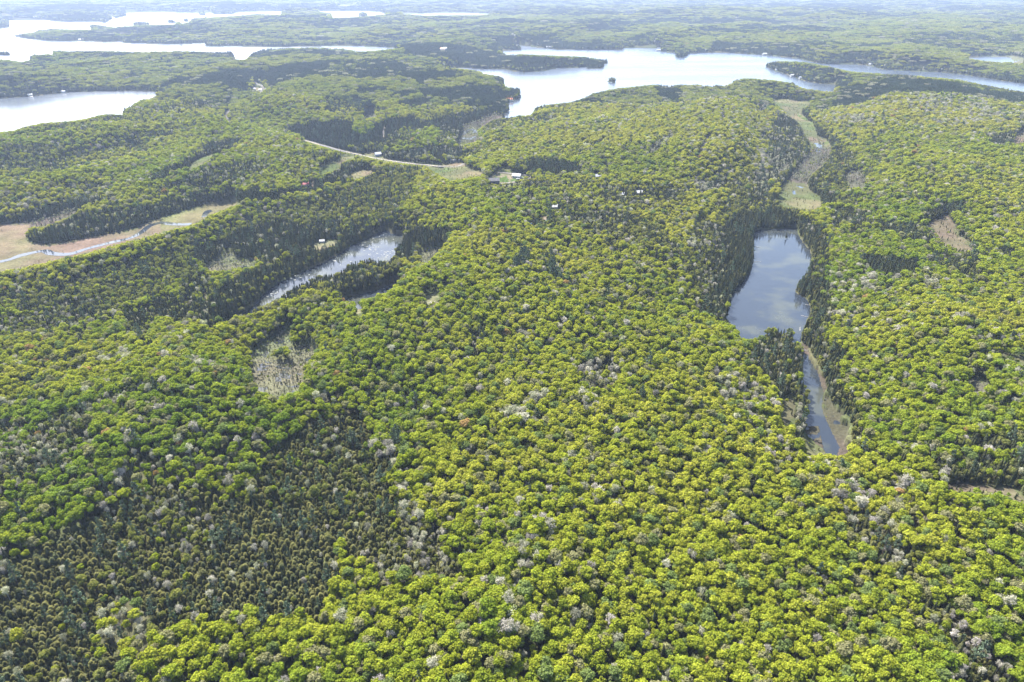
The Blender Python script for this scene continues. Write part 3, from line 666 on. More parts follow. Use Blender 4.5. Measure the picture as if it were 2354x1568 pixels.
def crown_broadleaf(mb, ox=0, oy=0, ht=15.0, rad=3.6, dens=1.0, card=.5, base=0.0):
    """many small leaf faces over 9 to 13 boughs, gaps between the boughs"""
    nl = int(rng.integers(9, 14)); lobes = []
    cz = ht - rad * .95
    for i in range(nl):
        if i == 0: d = np.array((0, 0, 1.0)); q = .5
        else:
            a = i * 2.4 + rng.uniform(-.4, .4); z = rng.uniform(-.45, .85); d = np.array((math.cos(a) * math.sqrt(1 - z * z * .8), math.sin(a) * math.sqrt(1 - z * z * .8), z)); q = rng.uniform(.5, .72)
        r = rad * rng.uniform(.34, .5)
        c = np.array((ox, oy, cz)) + d * rad * q * np.array((1, 1, .95)); lobes.append((c, r, rng.uniform(.25, .75)))
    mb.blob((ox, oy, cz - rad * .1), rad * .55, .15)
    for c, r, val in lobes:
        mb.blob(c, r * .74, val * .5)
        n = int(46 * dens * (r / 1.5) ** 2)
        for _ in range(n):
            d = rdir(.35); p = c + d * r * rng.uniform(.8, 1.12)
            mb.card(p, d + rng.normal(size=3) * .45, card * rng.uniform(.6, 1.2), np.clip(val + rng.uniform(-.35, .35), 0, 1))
def crown_spruce(mb, ox=0, oy=0, ht=14.0, rad=1.7, dens=1.0, card=.45, round_=0.0):
    """pointed spruce (round_ 0) or blunt egg-shaped cedar (round_ 1) of drooping sprays"""
    z0 = ht * (.14 + .1 * round_); b = len(mb.v); n = 7
    env = lambda t: (1 - t) ** .85 * (1 - round_) + round_ * math.sqrt(max(0, 1 - t ** 2.2)) * (.78 + .3 * t)
    for k in range(5):
        t = k / 4
        for i in range(n):
            a = i * 2 * math.pi / n; rr = rad * .68 * env(t * .97) * rng.uniform(.85, 1.1) + .04
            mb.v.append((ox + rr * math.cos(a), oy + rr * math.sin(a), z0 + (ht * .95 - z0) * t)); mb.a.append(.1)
    for k in range(4):
        for i in range(n): mb.f.append((b + k * n + i, b + k * n + (i + 1) % n, b + (k + 1) * n + (i + 1) % n, b + (k + 1) * n + i))
    ph = rng.uniform(0, 6)
    for _ in range(int(230 * dens)):
        t = rng.uniform(0, 1) ** (1.2 - .5 * round_); a = rng.uniform(0, 2 * math.pi)
        lay = .85 + .22 * math.sin(t * 30 + a) + .1 * math.sin(3 * a + ph)
        rr = rad * env(t) * lay * rng.uniform(.75, 1.12) + .05
        p = (ox + rr * math.cos(a), oy + rr * math.sin(a), z0 + (ht - z0) * t)
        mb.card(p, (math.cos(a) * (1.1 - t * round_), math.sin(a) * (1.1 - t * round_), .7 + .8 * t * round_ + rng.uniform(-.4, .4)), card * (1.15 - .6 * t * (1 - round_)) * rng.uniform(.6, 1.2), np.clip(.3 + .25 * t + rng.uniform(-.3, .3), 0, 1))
    if round_ < .5: mb.card((ox, oy, ht + .1), (.3, 1, .1), .28, .6, .5)
def crown_pine(mb, ox=0, oy=0, ht=21.0, rad=3.4, dens=1.0):
    for k in range(26):
        t = rng.uniform(.0, 1); z = ht * (.38 + .6 * t); a = rng.uniform(0, 6.283); rr = rad * (1 - t * .8) * rng.uniform(.35, 1.0)
        c = np.array((ox + rr * math.cos(a), oy + rr * math.sin(a), z)); r = rng.uniform(.6, 1.15) * (1 - .4 * t); val = rng.uniform(.1, .8)
        mb.blob(c, r * .55, val * .4, .55)
        for _ in range(int(20 * dens)):
            d = rdir(.3); d[2] *= .55; mb.card(c + d * r * 1.15, d + rng.normal(size=3) * .5, rng.uniform(.22, .42), np.clip(val + rng.uniform(-.3, .3), 0, 1), 1.3)
def crown_bare(mb, ox=0, oy=0, ht=14.5, rad=3.3, dens=1.0, wide=.05):
    """a rounded see-through cloud of fine twigs on upswept limbs"""
    cz = ht - rad * .95; root = np.array((ox, oy, cz - rad * 1.1))
    for k in range(13):
        d = rdir(.35); c = np.array((ox, oy, cz)) + d * rad * rng.uniform(.45, .66); r = rad * rng.uniform(.3, .44); val = rng.uniform(.2, .85)
        mb.stick(root, c, .12, .05, val, 4)
        for _ in range(int(44 * dens)):
            e = rdir(.3); p = c + e * r * rng.uniform(.35, .8); q = p + (e + d * .5 + rng.normal(size=3) * .4) * rng.uniform(.3, .75)
            u = np.cross(q - p, rng.normal(size=3)); u /= np.linalg.norm(u); wdt = wide * rng.uniform(.7, 1.6); b = len(mb.v)
            vv = np.clip(val + rng.uniform(-.3, .3), 0, 1)
            for s_ in (p - u * wdt, p + u * wdt, q + u * wdt * .6, q - u * wdt * .6): mb.v.append(tuple(s_)); mb.a.append(vv)
            mb.f.append((b, b + 1, b + 2, b + 3))
            mb.card(q, e + rng.normal(size=3) * .4, rng.uniform(.12, .24), vv)

def trunk(ht, r, lean=0.0, limbs=True):
    mb = MB(); p = np.array((0, 0, -.6)); n = 4
    for k in range(n):
        q = np.array((lean * (k + 1) / n, rng.uniform(-.1, .1), ht * (k + 1) / n)); mb.stick(p, q, r * (1 - .6 * k / n), r * (1 - .6 * (k + 1) / n), .5, 6); p = q
    if limbs:
        for k in range(4):
            a = k * 1.7; z = ht * rng.uniform(.55, .85); mb.stick((0, 0, z), (1.4 * math.cos(a), 1.4 * math.sin(a), z + 1.6), r * .4, r * .15, .5, 4)
    return mb

# variants: (crown mesh, trunk mesh)
def variants(kind, n):
    out = []
    for i in range(n):
        mb = MB()
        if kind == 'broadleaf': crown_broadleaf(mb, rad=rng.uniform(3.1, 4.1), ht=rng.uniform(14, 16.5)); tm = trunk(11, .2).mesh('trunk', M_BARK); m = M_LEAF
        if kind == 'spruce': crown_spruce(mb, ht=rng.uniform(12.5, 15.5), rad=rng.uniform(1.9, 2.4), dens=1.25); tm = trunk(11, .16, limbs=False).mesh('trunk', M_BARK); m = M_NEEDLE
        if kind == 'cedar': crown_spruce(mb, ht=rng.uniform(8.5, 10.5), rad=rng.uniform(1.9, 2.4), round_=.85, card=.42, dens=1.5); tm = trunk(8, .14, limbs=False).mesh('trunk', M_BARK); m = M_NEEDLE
        if kind == 'pine': crown_pine(mb); tm = trunk(19.5, .3).mesh('trunk', M_BARK); m = M_NEEDLE
        if kind == 'bare': crown_bare(mb, rad=rng.uniform(2.9, 3.7)); tm = trunk(9.5, .16).mesh('trunk', M_PALEBARK); m = M_TWIG
        out.append((mb.mesh('crown', m), tm))
    return out
KINDS = ['broadleaf', 'spruce', 'cedar', 'pine', 'bare']
NVAR = dict(broadleaf=7, spruce=4, cedar=4, pine=3, bare=4)
VAR = {k: variants(k, NVAR[k]) for k in KINDS}
KS = dict(broadleaf=.71, spruce=.70, cedar=.62, pine=.70, bare=.80)
HT = dict(broadleaf=15.2, spruce=14, cedar=11, pine=21, bare=14)

# ------------------------------------------------------------------ plant the forest
def frame_ok(px, py, mx=600, my=200): return (px > -mx) & (px < 2354 + mx) & (py < 1568 + my) & (py > -50)
def scatter(y0, y1, sfun):
    xs, ys = [], []
    y = y0
    while y < y1:
        s = sfun(y); hw = y * 0.75 * 1.42 + 230
        n = int(2 * hw / s); x = -hw + (np.arange(n) + .5) * s + (s * .5 if int(y / s) % 2 else 0)
        xs.append(x + rng.uniform(-.42, .42, n) * s); ys.append(np.full(n, y) + rng.uniform(-.42, .42, n) * s); y += s * .94
    x = np.concatenate(xs); y = np.concatenate(ys); 
    return x, y
def zone_of(x, y, z):
    jx = (vnoise(x / 16, y / 16, 201) - .5) * 26 + (vnoise(x / 60, y / 60, 203) - .5) * 26; jy = (vnoise(x / 16, y / 16, 202) - .5) * 18
    k = np.clip(700.0 / np.maximum(y, 1), .2, 1.2)
    px, py = proj(x, y, z)
    return look(zon, px + jx * k, py + jy * k)
ZA = np.array([(.07, .035, .0, 1, .3, .1)] + ZN[1:])
def fit(x, y, z, h):
    """keep each tree clear of the open ground and water seen behind it"""
    px, py = proj(x, y, z); c0 = look(cls, px, py)
    keep = ((c0 == 0) | (c0 == WATER)) & (ground_class(x, y) != WATER)
    sc = np.ones(len(x))
    for f in (.95, .8, .65, .5, .36, .25):
        qx, qy = proj(x, y, z + h * f); cc_ = look(cls, qx, qy); hit = (cc_ > 0) & ((cc_ != SLASH) | (f > .4)) & ((cc_ != TRACK) | (f > .6)) & ((cc_ != YARD) | (f > .45))
        sc = np.where(hit, np.minimum(sc, f * .9), sc)
    return keep, sc
def tone_tints(kind, x, y, z9, tone):
    n = len(x); r1 = rng.random(n); r2 = rng.random(n)
    g = fbm(x / 170, y / 170, 301, 3); g2 = vnoise(x / 28, y / 28, 305)
    if kind == 'broadleaf':
        t = np.clip((g - .5) * 2.4 + (g2 - .5) * .6 + (r1 - .5) * .7 + tone * .8 + .62 * sstep(430, 850, y) - .27, -1, 1.1)[:, None]
        green = np.array((.100, .143, .015)); lime = np.array((.172, .191, .017)); gold = np.array((.222, .212, .030))
        c = np.where(t < 0, lime + (green - lime) * (-t), lime + (gold - lime) * np.clip(t, 0, 1))
        rust = (r2 < .0015 + .010 * np.clip(tone, 0, 1))[:, None]; c = np.where(rust, np.array((.21, .135, .055)), c)
        dull = ((r2 > .90))[:, None]; c = np.where(dull, np.array((.15, .145, .070)), c)
        sage = ((r2 > .82) & (r2 < .90))[:, None]; c = np.where(sage, np.array((.10, .13, .038)), c)
        b = .88 + .26 * rng.random(n)
    elif kind == 'spruce': c = np.tile((.033, .042, .022), (n, 1)); b = .7 + .7 * r1; c = c + np.array((.02, .012, .0)) * r2[:, None]
    elif kind == 'cedar':
        c = np.array((.056, .057, .021)) * (1 - r2[:, None]) + np.array((.088, .085, .028)) * r2[:, None]
        c = np.where((r1 < .2)[:, None], np.array((.046, .052, .023)), c); b = .75 + .5 * rng.random(n)
    elif kind == 'pine': c = np.tile((.065, .088, .055), (n, 1)); b = .8 + .5 * r1
    else:
        c = np.array((.34, .305, .29)) * (1 - r2[:, None]) + np.array((.33, .33, .22)) * r2[:, None]; b = .52 + .66 * r1
    return c * b[:, None]

T = {k: dict(x=[], y=[], z=[], s=[], sz=[], c=[]) for k in KINDS}
def plant(k, x, y, z, s, sz, c):
    d = T[k]; d['x'].append(x); d['y'].append(y); d['z'].append(z); d['s'].append(s); d['sz'].append(sz); d['c'].append(c)
def assign(x, y, wide, pass_):
    """choose a sort of tree for every place; pass_ 0 = open broadleaf grid, 1 = tight conifer grid"""
    px, py = proj(x, y, 8.0); m = frame_ok(px, py); x, y = x[m], y[m]; wide = wide[m]
    z = height(x, y); zi = zone_of(x, y, z + 8); P = ZA[zi]
    shore = fget('wat', x, y)
    con = P[:, 0] + .45 * sstep(.04, .3, shore) * (P[:, 0] < .5) + .10 * (fbm(x / 130, y / 130, 401, 3) > .60)
    far = sstep(1700, 3200, y)
    con = con + far * .10 * sstep(.5, .7, fbm(x / 500, y / 260, 411, 2)) * 2
    con = con + (.04 + .24 * sstep(.45, .62, fbm(x / 70, y / 70, 431, 3))) * sstep(500, 800, y)
    bare = .012 * sstep(600, 900, y) + P[:, 1] * np.where(x < -60, .6, .85) + .10 * (fbm(x / 90, y / 90, 402, 2) > .70)
    con = con + .38 * sstep(.43, .30, ridges(x, y)) * np.maximum(sstep(520, 800, y), sstep(-60, -200, x) * .8 * (P[:, 0] < .3))
    tight = con > .48
    sel = tight if pass_ == 1 else ~tight
    x, y, z, P, con, bare, wide, zi = [a[sel] for a in (x, y, z, P, con, bare, wide, zi)]
    r = rng.random(len(x)); r2 = rng.random(len(x)); 
    kind = np.where(r < con, 1, np.where(r < con + bare, 4, 0))
    kind = np.where((kind == 1) & (r2 < P[:, 4]), 2, kind)
    kind = np.where((kind == 1) & (r2 > .965), 3, kind)
    lone = (zi >= len(ZN) - 12); kind = np.where(lone & (kind == 1), 3, kind)
    for ki, k in enumerate(KINDS):
        m = kind == ki
        if not m.any(): continue
        X, Y, Z = x[m], y[m], z[m]; n = len(X)
        s = KS[k] * P[m, 3] * (.66 + .85 * rng.random(n) ** 2.0) * wide[m]
        if k == 'bare': s *= .86
        if k in ('broadleaf', 'bare') and pass_ == 1: s *= .72
        sz = (s / wide[m]) ** .6 * KS[k] ** .4 * wide[m] ** .4 * rng.uniform(.9, 1.12, n)
        keep, f = fit(X, Y, Z, HT[k] * sz)
        sz2 = sz * f; keep &= sz2 * HT[k] > 2.2
        s2 = s * np.clip(f * 1.25, .35, 1)
        c = tone_tints(k, X, Y, None, P[m, 2])
        if k == 'broadleaf' and pass_ == 1:            # swamp hardwoods only just in leaf: duller olive
            q_ = (rng.random(n) < .75)[:, None]; c = np.where(q_, c * .3 + np.array((.115, .115, .042)) * .7 * rng.uniform(.75, 1.2, (n, 1)), c)
        plant(k, X[keep], Y[keep], Z[keep] - .2, s2[keep], sz2[keep], c[keep])
NEAR = 1650.0
grow = lambda q: 1 + .40 * np.maximum(0, q - 450) / 1200
for ps, s0 in ((0, 3.35), (1, 2.4)):
    x, y = scatter(100, NEAR, lambda q: s0 * float(grow(q)))
    assign(x, y, grow(y), ps)

# open ground: scattered shrubs, snags and small conifers
for s0, codes, dens, sc in ((3.2, (BRUSH,), .8, .30), (2.4, (WET,), .85, .19), (5, (GRASS,), .28, .20), (5, (SLASH,), .45, .26), (6, (TAN,), .05, .16), (6, (YARD,), .12, .2), (3, (MUD,), .12, .1)):
    x, y = scatter(200, 2400, lambda q: s0)
    px, py = proj(x, y, 0); m = frame_ok(px, py, 100, 0); x, y = x[m], y[m]
    zz = height(x, y); c = ground_class2(x, y, zz)
    bx, by = proj(x, y, zz); cb = look(cls, bx, by)
    m = np.isin(c, codes) & np.isin(cb, codes) & (rng.random(len(x)) < dens * (.3 + 1.4 * fbm(x / 25, y / 25, 500, 2))); x, y = x[m], y[m]; zz = np.where(np.isin(c[m], (WET,)), .0, zz[m])
    kk = rng.random(len(x)); grey = codes[0] in (BRUSH, WET)
    for ki, lo, hi in (('bare', 0, .62 if grey else .25), ('cedar', .62 if grey else .25, .86 if grey else .5), ('spruce', .86 if grey else .5, .95), ('broadleaf', .95, 1.01)):
        m = (kk >= lo) & (kk < hi)
        if not m.any(): continue
        n = m.sum(); s = sc * rng.uniform(.6, 1.5, n)
        plant(ki, x[m], y[m], zz[m] - .1, s, s * rng.uniform(.9, 1.3, n), tone_tints(ki, x[m], y[m], None, np.full(n, .2)) * (.8 if ki == 'bare' else 1))

# far woods: stands of many crowns, single trees only along the shores
FARW = dict(x=[], y=[], z=[], s=[], sz=[], c=[], v=[])
fs = lambda q: max(11.0, .0068 * q)
x, y = scatter(NEAR, 23000, fs)
px, py = proj(x, y, 8.0); m = frame_ok(px, py, 600); x, y = x[m], y[m]
s = np.maximum(11.0, .0068 * y)
edge = np.zeros(len(x), bool); nfree = np.zeros(len(x), int)
for dx, dy in ((0, 0), (-.55, 0), (.55, 0), (0, -.6), (0, .6), (-.5, -.5), (.5, -.5), (-.5, .5), (.5, .5)):
    zz = height(x + dx * s, y + dy * s)
    c = ground_class2(x + dx * s, y + dy * s, zz); bx, by = proj(x + dx * s, y + dy * s, zz + 13); 
    op = (c > 0) | (look(cls, bx, by) > 0); nfree += ~op; edge |= op
full = ~edge
ex, ey, es = x[edge & (nfree > 0)], y[edge & (nfree > 0)], s[edge & (nfree > 0)]
q = [(a, b) for a in (-.34, 0, .34) for b in (-.34, 0, .34)]
sx = np.concatenate([ex + a * es for a, b in q]); sy = np.concatenate([ey + b * es for a, b in q]); ss = np.tile(es, 9)
sx = sx + rng.uniform(-.15, .15, len(sx)) * ss; sy = sy + rng.uniform(-.15, .15, len(sx)) * ss
for ps in (0, 1): assign(sx, sy, np.maximum(ss / 3 / 3.5, 1), ps)
x, y, s = x[full], y[full], s[full]
z = height(x, y); zi = zone_of(x, y, z + 8); P = ZA[zi]
shore = fget('wat', x, y)
con = P[:, 0] * .9 + .4 * sstep(.03, .25, shore) + .6 * sstep(.50, .62, fbm(x / 520, y / 260, 411, 3)) + .3 * sstep(.5, .6, fbm(x / 1800, y / 700, 415, 2)) + .15 * sstep(.5, .6, fbm(x / 130, y / 130, 401, 3)) + .12
r = rng.random(len(x))
v = np.where(r < con * np.where(con > .85, 1.2, .8), 2, np.where(r < con * 1.4, 1, 0)) * 2 + (rng.random(len(x)) < .5)
v = np.where((r > 1 - P[:, 1] * .8), 6, v)
tb = tone_tints('broadleaf', x, y, None, P[:, 2]); tm_ = fbm(x / 300, y / 200, 333, 2)[:, None]
mean = np.array((.118, .130, .050)); tb = tb * .55 + mean * .45
FAR = (x, y, z, s, v, tb)

for k in KINDS:
    for q in T[k]: T[k][q] = np.concatenate(T[k][q])

# ------------------------------------------------------------------ individual trees (the ones that show largest) and the rest as one wood of each sort
META = dict(
 broadleaf=('broadleaf_tree', 'broadleaf tree', 'broadleaf trees of the near canopy', 300),
 spruce=('spruce_tree', 'spruce tree', 'slender dark spruces standing nearest', 300),
 cedar=('cedar_tree', 'cedar tree', 'blunt olive cedars of the dark foreground stand', 300),
 pine=('pine_tree', 'pine tree', 'tall ragged pines rising above the canopy', 120),
 bare=('leafless_tree', 'leafless tree', 'pale leafless trees scattered through the canopy', 300))
def where_words(px, py):
    h = 'far left' if px < 470 else 'left of centre' if px < 941 else 'middle' if px < 1412 else 'right of centre' if px < 1883 else 'far right'
    v = 'along the bottom edge' if py > 1430 else 'just above the bottom edge' if py > 1290 else 'in the lower canopy' if py > 1000 else 'in the central forest' if py > 600 else 'in the distant forest'
    return v, h
def look_words(k, c, s):
    big = 'large' if s > 1.15 else 'small' if s < .9 else 'medium sized'
    if k == 'broadleaf':
        if c[2] > .045: return big + ' dull olive broadleaf tree'
        if c[0] > c[1] * 1.25: return big + ' golden yellow broadleaf tree' if c[1] > c[0] * .6 else big + ' rust red broadleaf tree'
        if c[0] > c[1] * .85: return big + ' yellow-green broadleaf tree'
        return big + ' deep green broadleaf tree'
    if k == 'spruce': return big + ' slender pointed dark spruce'
    if k == 'cedar': return big + (' brownish olive blunt cedar' if c[0] > c[1] else ' dark green blunt cedar')
    if k == 'pine': return big + ' ragged blue-green pine'
    return big + (' silvery' if c[0] > .3 else ' dim grey') + (' green-budded' if c[2] < c[0] * .72 else '') + ' leafless tree'
protos = {}
def make_tree(k, vi, x, y, z, s, sz, rz, c, first):
    nm, cat, grp, _ = META[k]
    root = empty(nm, (x, y, z), rz); root.scale = (s, s, sz)
    for part, me in (('crown', VAR[k][vi][0]), ('trunk', VAR[k][vi][1])):
        o = bpy.data.objects.new(part, me); col.objects.link(o); o.parent = root
        if part == 'crown': o['tint'] = [float(q) for q in c]
        if first: protos[(k, vi, part)] = o
    return root
rest = {}
for k in KINDS:
    d = T[k]; px, py = proj(d['x'], d['y'], d['z'] + HT[k] * .8 * d['sz'])
    dist = np.sqrt(d['x'] ** 2 + d['y'] ** 2 + (H - d['z']) ** 2)
    inside = (px > 5) & (px < 2349) & (py > 5) & (py < 1562)
    score = np.where(inside, d['sz'] ** .5 / dist, 0)
    order = np.argsort(-score); lim = META[k][3]
    hero = order[:lim]; hero = hero[score[hero] > 0]
    for i, j in enumerate(hero):
        vi = i % NVAR[k]; s = d['s'][j]
        r = make_tree(k, vi, d['x'][j], d['y'][j], d['z'][j], s, d['sz'][j], rng.uniform(0, 6.28), d['c'][j], i < NVAR[k])
        v_, h_ = where_words(px[j], py[j])
        tag(r, look_words(k, d['c'][j], d['sz'][j]) + ' ' + v_ + ', ' + h_, META[k][1], META[k][2])
    mask = np.ones(len(d['x']), bool); mask[hero] = False
    rest[k] = {q: d[q][mask] for q in d}
    print(k, len(hero), mask.sum())

def point_object(name, x, y, z, sx, sz, c, v, protolist, label, cat):
    """one object: a point for each tree, geometry nodes set the crowns and trunks on them"""
    me = bpy.data.meshes.new(name); n = len(x)
    me.vertices.add(n); me.vertices.foreach_set('co', np.stack([x, y, z], 1).astype(np.float32).ravel())
    a = me.attributes.new('scl', 'FLOAT_VECTOR', 'POINT'); a.data.foreach_set('vector', np.stack([sx, sx, sz], 1).astype(np.float32).ravel())
    a = me.attributes.new('rot', 'FLOAT_VECTOR', 'POINT'); rz = rng.uniform(0, 6.283, n); a.data.foreach_set('vector', np.stack([rz * 0, rz * 0, rz], 1).astype(np.float32).ravel())
    a = me.attributes.new('pick', 'INT', 'POINT'); a.data.foreach_set('value', v.astype(np.int32))
    a = me.attributes.new('tint', 'FLOAT_COLOR', 'POINT'); a.data.foreach_set('color', np.concatenate([c, np.ones((n, 1))], 1).astype(np.float32).ravel())
    o = bpy.data.objects.new(name, me); col.objects.link(o)
    ng = bpy.data.node_groups.new(name, 'GeometryNodeTree')
    ng.interface.new_socket('Geometry', in_out='INPUT', socket_type='NodeSocketGeometry'); ng.interface.new_socket('Geometry', in_out='OUTPUT', socket_type='NodeSocketGeometry')
    gi = ng.nodes.new('NodeGroupInput'); go = ng.nodes.new('NodeGroupOutput'); L = ng.links.new
    outj = ng.nodes.new('GeometryNodeJoinGeometry')
    def attr(nm, typ):
        q = ng.nodes.new('GeometryNodeInputNamedAttribute'); q.data_type = typ; q.inputs['Name'].default_value = nm
        return q.outputs['Attribute']
    pk = attr('pick', 'INT'); sc = attr('scl', 'FLOAT_VECTOR'); ro = attr('rot', 'FLOAT_VECTOR')
    e2r = ng.nodes.new('FunctionNodeEulerToRotation'); L(ro, e2r.inputs[0])
    for i, objs in enumerate(protolist):
        j = ng.nodes.new('GeometryNodeJoinGeometry')
        for ob in objs:
            oi = ng.nodes.new('GeometryNodeObjectInfo'); oi.transform_space = 'ORIGINAL'; oi.inputs['Object'].default_value = ob; L(oi.outputs['Geometry'], j.inputs[0])
        ins = ng.nodes.new('GeometryNodeInstanceOnPoints'); L(gi.outputs[0], ins.inputs['Points']); L(j.outputs[0], ins.inputs['Instance'])
        cmp_ = ng.nodes.new('FunctionNodeCompare'); cmp_.data_type = 'INT'; cmp_.operation = 'EQUAL'
        si = [s for s in cmp_.inputs if s.enabled and s.type == 'INT']; L(pk, si[0]); si[1].default_value = i
        L(cmp_.outputs[0], ins.inputs['Selection']); L(sc, ins.inputs['Scale']); L(e2r.outputs[0], ins.inputs['Rotation'])
        L(ins.outputs[0], outj.inputs[0])
    L(outj.outputs[0], go.inputs[0])
    md = o.modifiers.new('planting', 'NODES'); md.node_group = ng
    tag(o, label, cat, None, 'stuff')
    return o
LBL = dict(broadleaf=('broadleaf_forest', 'unbroken yellow-green broadleaf canopy covering the hills beyond the nearest trees', 'forest'),
 spruce=('spruce_forest', 'dark pointed spruces massed around ponds, marshes and valleys', 'forest'),
 cedar=('cedar_forest', 'dense olive cedar swamp filling the lower left and valley bottoms', 'forest'),
 pine=('pine_forest', 'scattered ragged pines in the distant conifer stands', 'forest'),
 bare=('leafless_forest', 'pale grey leafless trees and brush sprinkled through the distant forest', 'forest'))
for k in KINDS:
    d = rest[k]; n = len(d['x'])
    if n == 0: continue
    pl = [(protos[(k, i, 'crown')], protos[(k, i, 'trunk')]) for i in range(NVAR[k])]
    point_object(LBL[k][0], d['x'], d['y'], d['z'], d['s'], d['sz'], d['c'], rng.integers(0, NVAR[k], n), pl, LBL[k][1], LBL[k][2])

# far stands: seven clumps of 9 to 16 crowns, each set once as itself and repeated by the far woods
def stand(kind):
    mb = MB(); sp_ = 16.0 / 3
    for a in (-1, 0, 1):
        for b in (-1, 0, 1):
            ox, oy = a * sp_ + rng.uniform(-1, 1), b * sp_ + rng.uniform(-1, 1)
            r = rng.random()
            if kind == 'con' or (kind == 'mix' and r < .45):
                for k in range(2 if kind == 'con' else 1):
                    crown_spruce(mb, ox + k * 2.6 - 1.3, oy + (k * 2.8 - 1.4), rng.uniform(12, 16.5), rng.uniform(1.9, 2.5), .28, 1.0)
            else:
                b0 = len(mb.a); crown_broadleaf(mb, ox, oy, rng.uniform(13, 16), rng.uniform(3.0, 3.9), .35, .85)
                sh_ = rng.uniform(-.2, .2); mb.a[b0:] = [min(1, max(0, q + sh_)) for q in mb.a[b0:]]
    return mb
x, y, z, s, v, tb = FAR
kinds7 = ['leafy', 'leafy', 'mix', 'mix', 'con', 'con', 'bare']
con_t = np.array((.040, .052, .028)); mix_t = np.array((.095, .110, .026)); bare_t = np.array((.18, .17, .13))
n = len(x); cc = tb.copy(); rb = rng.uniform(.75, 1.25, (n, 1))
cc = np.where(((v == 2) | (v == 3))[:, None], cc * .45 + mix_t * .55, cc); cc = np.where((v >= 4)[:, None], con_t * rb * 1.05, cc); cc = np.where((v == 6)[:, None], bare_t * rb, cc)
sp_objs = []
used = []
for i, kd in enumerate(kinds7):
    mb = stand('con' if kd == 'con' else 'mix' if kd == 'mix' else 'leafy')
    me = mb.mesh('tree_stand', M_NEEDLE if kd == 'con' else M_LEAF)
    cand = np.where((v == i) & (np.abs(x) < y * .5))[0]; j = cand[np.argmin(y[cand])]; used.append(j)
    o = bpy.data.objects.new('tree_stand', me); col.objects.link(o); o.location = (x[j], y[j], z[j] - .3); f_ = s[j] / 14.5; o.scale = (f_, f_, .75); o['tint'] = [float(q) for q in cc[j]]
    tag(o, 'distant %s stand of tree crowns merging into the forest, number of crowns uncountable' % {'leafy': 'green leafy', 'mix': 'mixed green and dark', 'con': 'dark conifer', 'bare': 'pale greyish'}[kd], 'forest', None, 'stuff')
    o['label'] = 'distant %s stand of tree crowns merging into the forest' % {'leafy': 'green leafy', 'mix': 'mixed green and dark', 'con': 'dark conifer', 'bare': 'pale greyish'}[kd]
    sp_objs.append((o,))
mk = np.ones(n, bool); mk[used] = False
point_object('far_woods', x[mk], y[mk], z[mk] - .3, s[mk] / 14.5, rng.uniform(.62, .9, n)[mk], cc[mk], v[mk], sp_objs, 'hazy far-off forest running from the lakes to the horizon', 'forest')
print('far', mk.sum())

# ------------------------------------------------------------------ buildings
def box(mb_v, mb_f, x0, x1, y0, y1, z0, z1):
    b = len(mb_v); mb_v += [(x0,y0,z0),(x1,y0,z0),(x1,y1,z0),(x0,y1,z0),(x0,y0,z1),(x1,y0,z1),(x1,y1,z1),(x0,y1,z1)]
    mb_f += [(b,b+3,b+2,b+1),(b+4,b+5,b+6,b+7),(b,b+1,b+5,b+4),(b+1,b+2,b+6,b+5),(b+2,b+3,b+7,b+6),(b+3,b,b+4,b+7)]
def place(px, py):
    x, y = ground_at(px, py); z = 0.0
    for _ in range(6):
        z = ground_z(x, y); x, y = ground_at(px, py, z)
    return float(x), float(y), z
def house(px, py, L, Wd, ht, rz, wall, roof, name, label, cat='house', small=False, chim=True, rh=None):
    L, Wd, ht = L * 1.2, Wd * 1.2, ht * 1.12
    x, y, z = place(px, py); root = tag(empty(name, (x, y, z - .1), rz), label, cat)
    v, f = [], []; box(v, f, -L/2, L/2, -Wd/2, Wd/2, -1.0, ht)
    rh = rh or Wd * .32; b = len(v); v += [(-L/2,-Wd/2,ht),(-L/2,Wd/2,ht),(-L/2,0,ht+rh),(L/2,-Wd/2,ht),(L/2,Wd/2,ht),(L/2,0,ht+rh)]; f += [(b,b+2,b+1),(b+3,b+4,b+5)]
    wl = mesh_obj('wall', v, f, wall, root)
    e = .55; t = .18; v, f = [], []
    for s_ in (-1, 1):
        b = len(v); y1 = s_ * (Wd/2 + e); z1 = ht - e * rh / (Wd/2)
        v += [(-L/2-e,y1,z1+.05),(L/2+e,y1,z1+.05),(L/2+e,0,ht+rh+.05),(-L/2-e,0,ht+rh+.05),(-L/2-e,y1,z1+t+.05),(L/2+e,y1,z1+t+.05),(L/2+e,0,ht+rh+t+.05),(-L/2-e,0,ht+rh+t+.05)]
        f += [(b,b+1,b+2,b+3),(b+4,b+5,b+6,b+7),(b,b+1,b+5,b+4),(b+1,b+2,b+6,b+5),(b+3,b,b+4,b+7)]
    rf = mesh_obj('roof', v, f, roof, root)
    if small: return root
    if chim:
        v, f = [], []; box(v, f, L*.2-.35, L*.2+.35, .3, 1.0, ht, ht+rh+.9); mesh_obj('chimney', v, f, M_GRAVEL, rf)
    for side in (-1, 1):
        for k in range(3):
            cx_ = -L/2 + L * (k + .5) / 3
            if side == -1 and k == 1:
                v, f = [], []; box(v, f, cx_-.5, cx_+.5, side*(Wd/2+.02)-.03, side*(Wd/2+.02)+.03, 0, 2.1); mesh_obj('door', v, f, M_WOOD, root); continue
            v, f = [], []; box(v, f, cx_-.8, cx_+.8, side*(Wd/2+.03)-.03, side*(Wd/2+.03)+.03, 1.0, 2.2); mesh_obj('window', v, f, M_GLASS, root)
    return root
house(1134, 422, 14.5, 8, 4.6, .12, M_DARK, M_DARK, 'house', 'long dark roofed house with dark walls at the left end of the gravel loop')
house(1188, 408, 10, 7, 3, -.3, M_WHITE, M_GREYROOF, 'house', 'white house with grey roof at the right end of the green lawn')
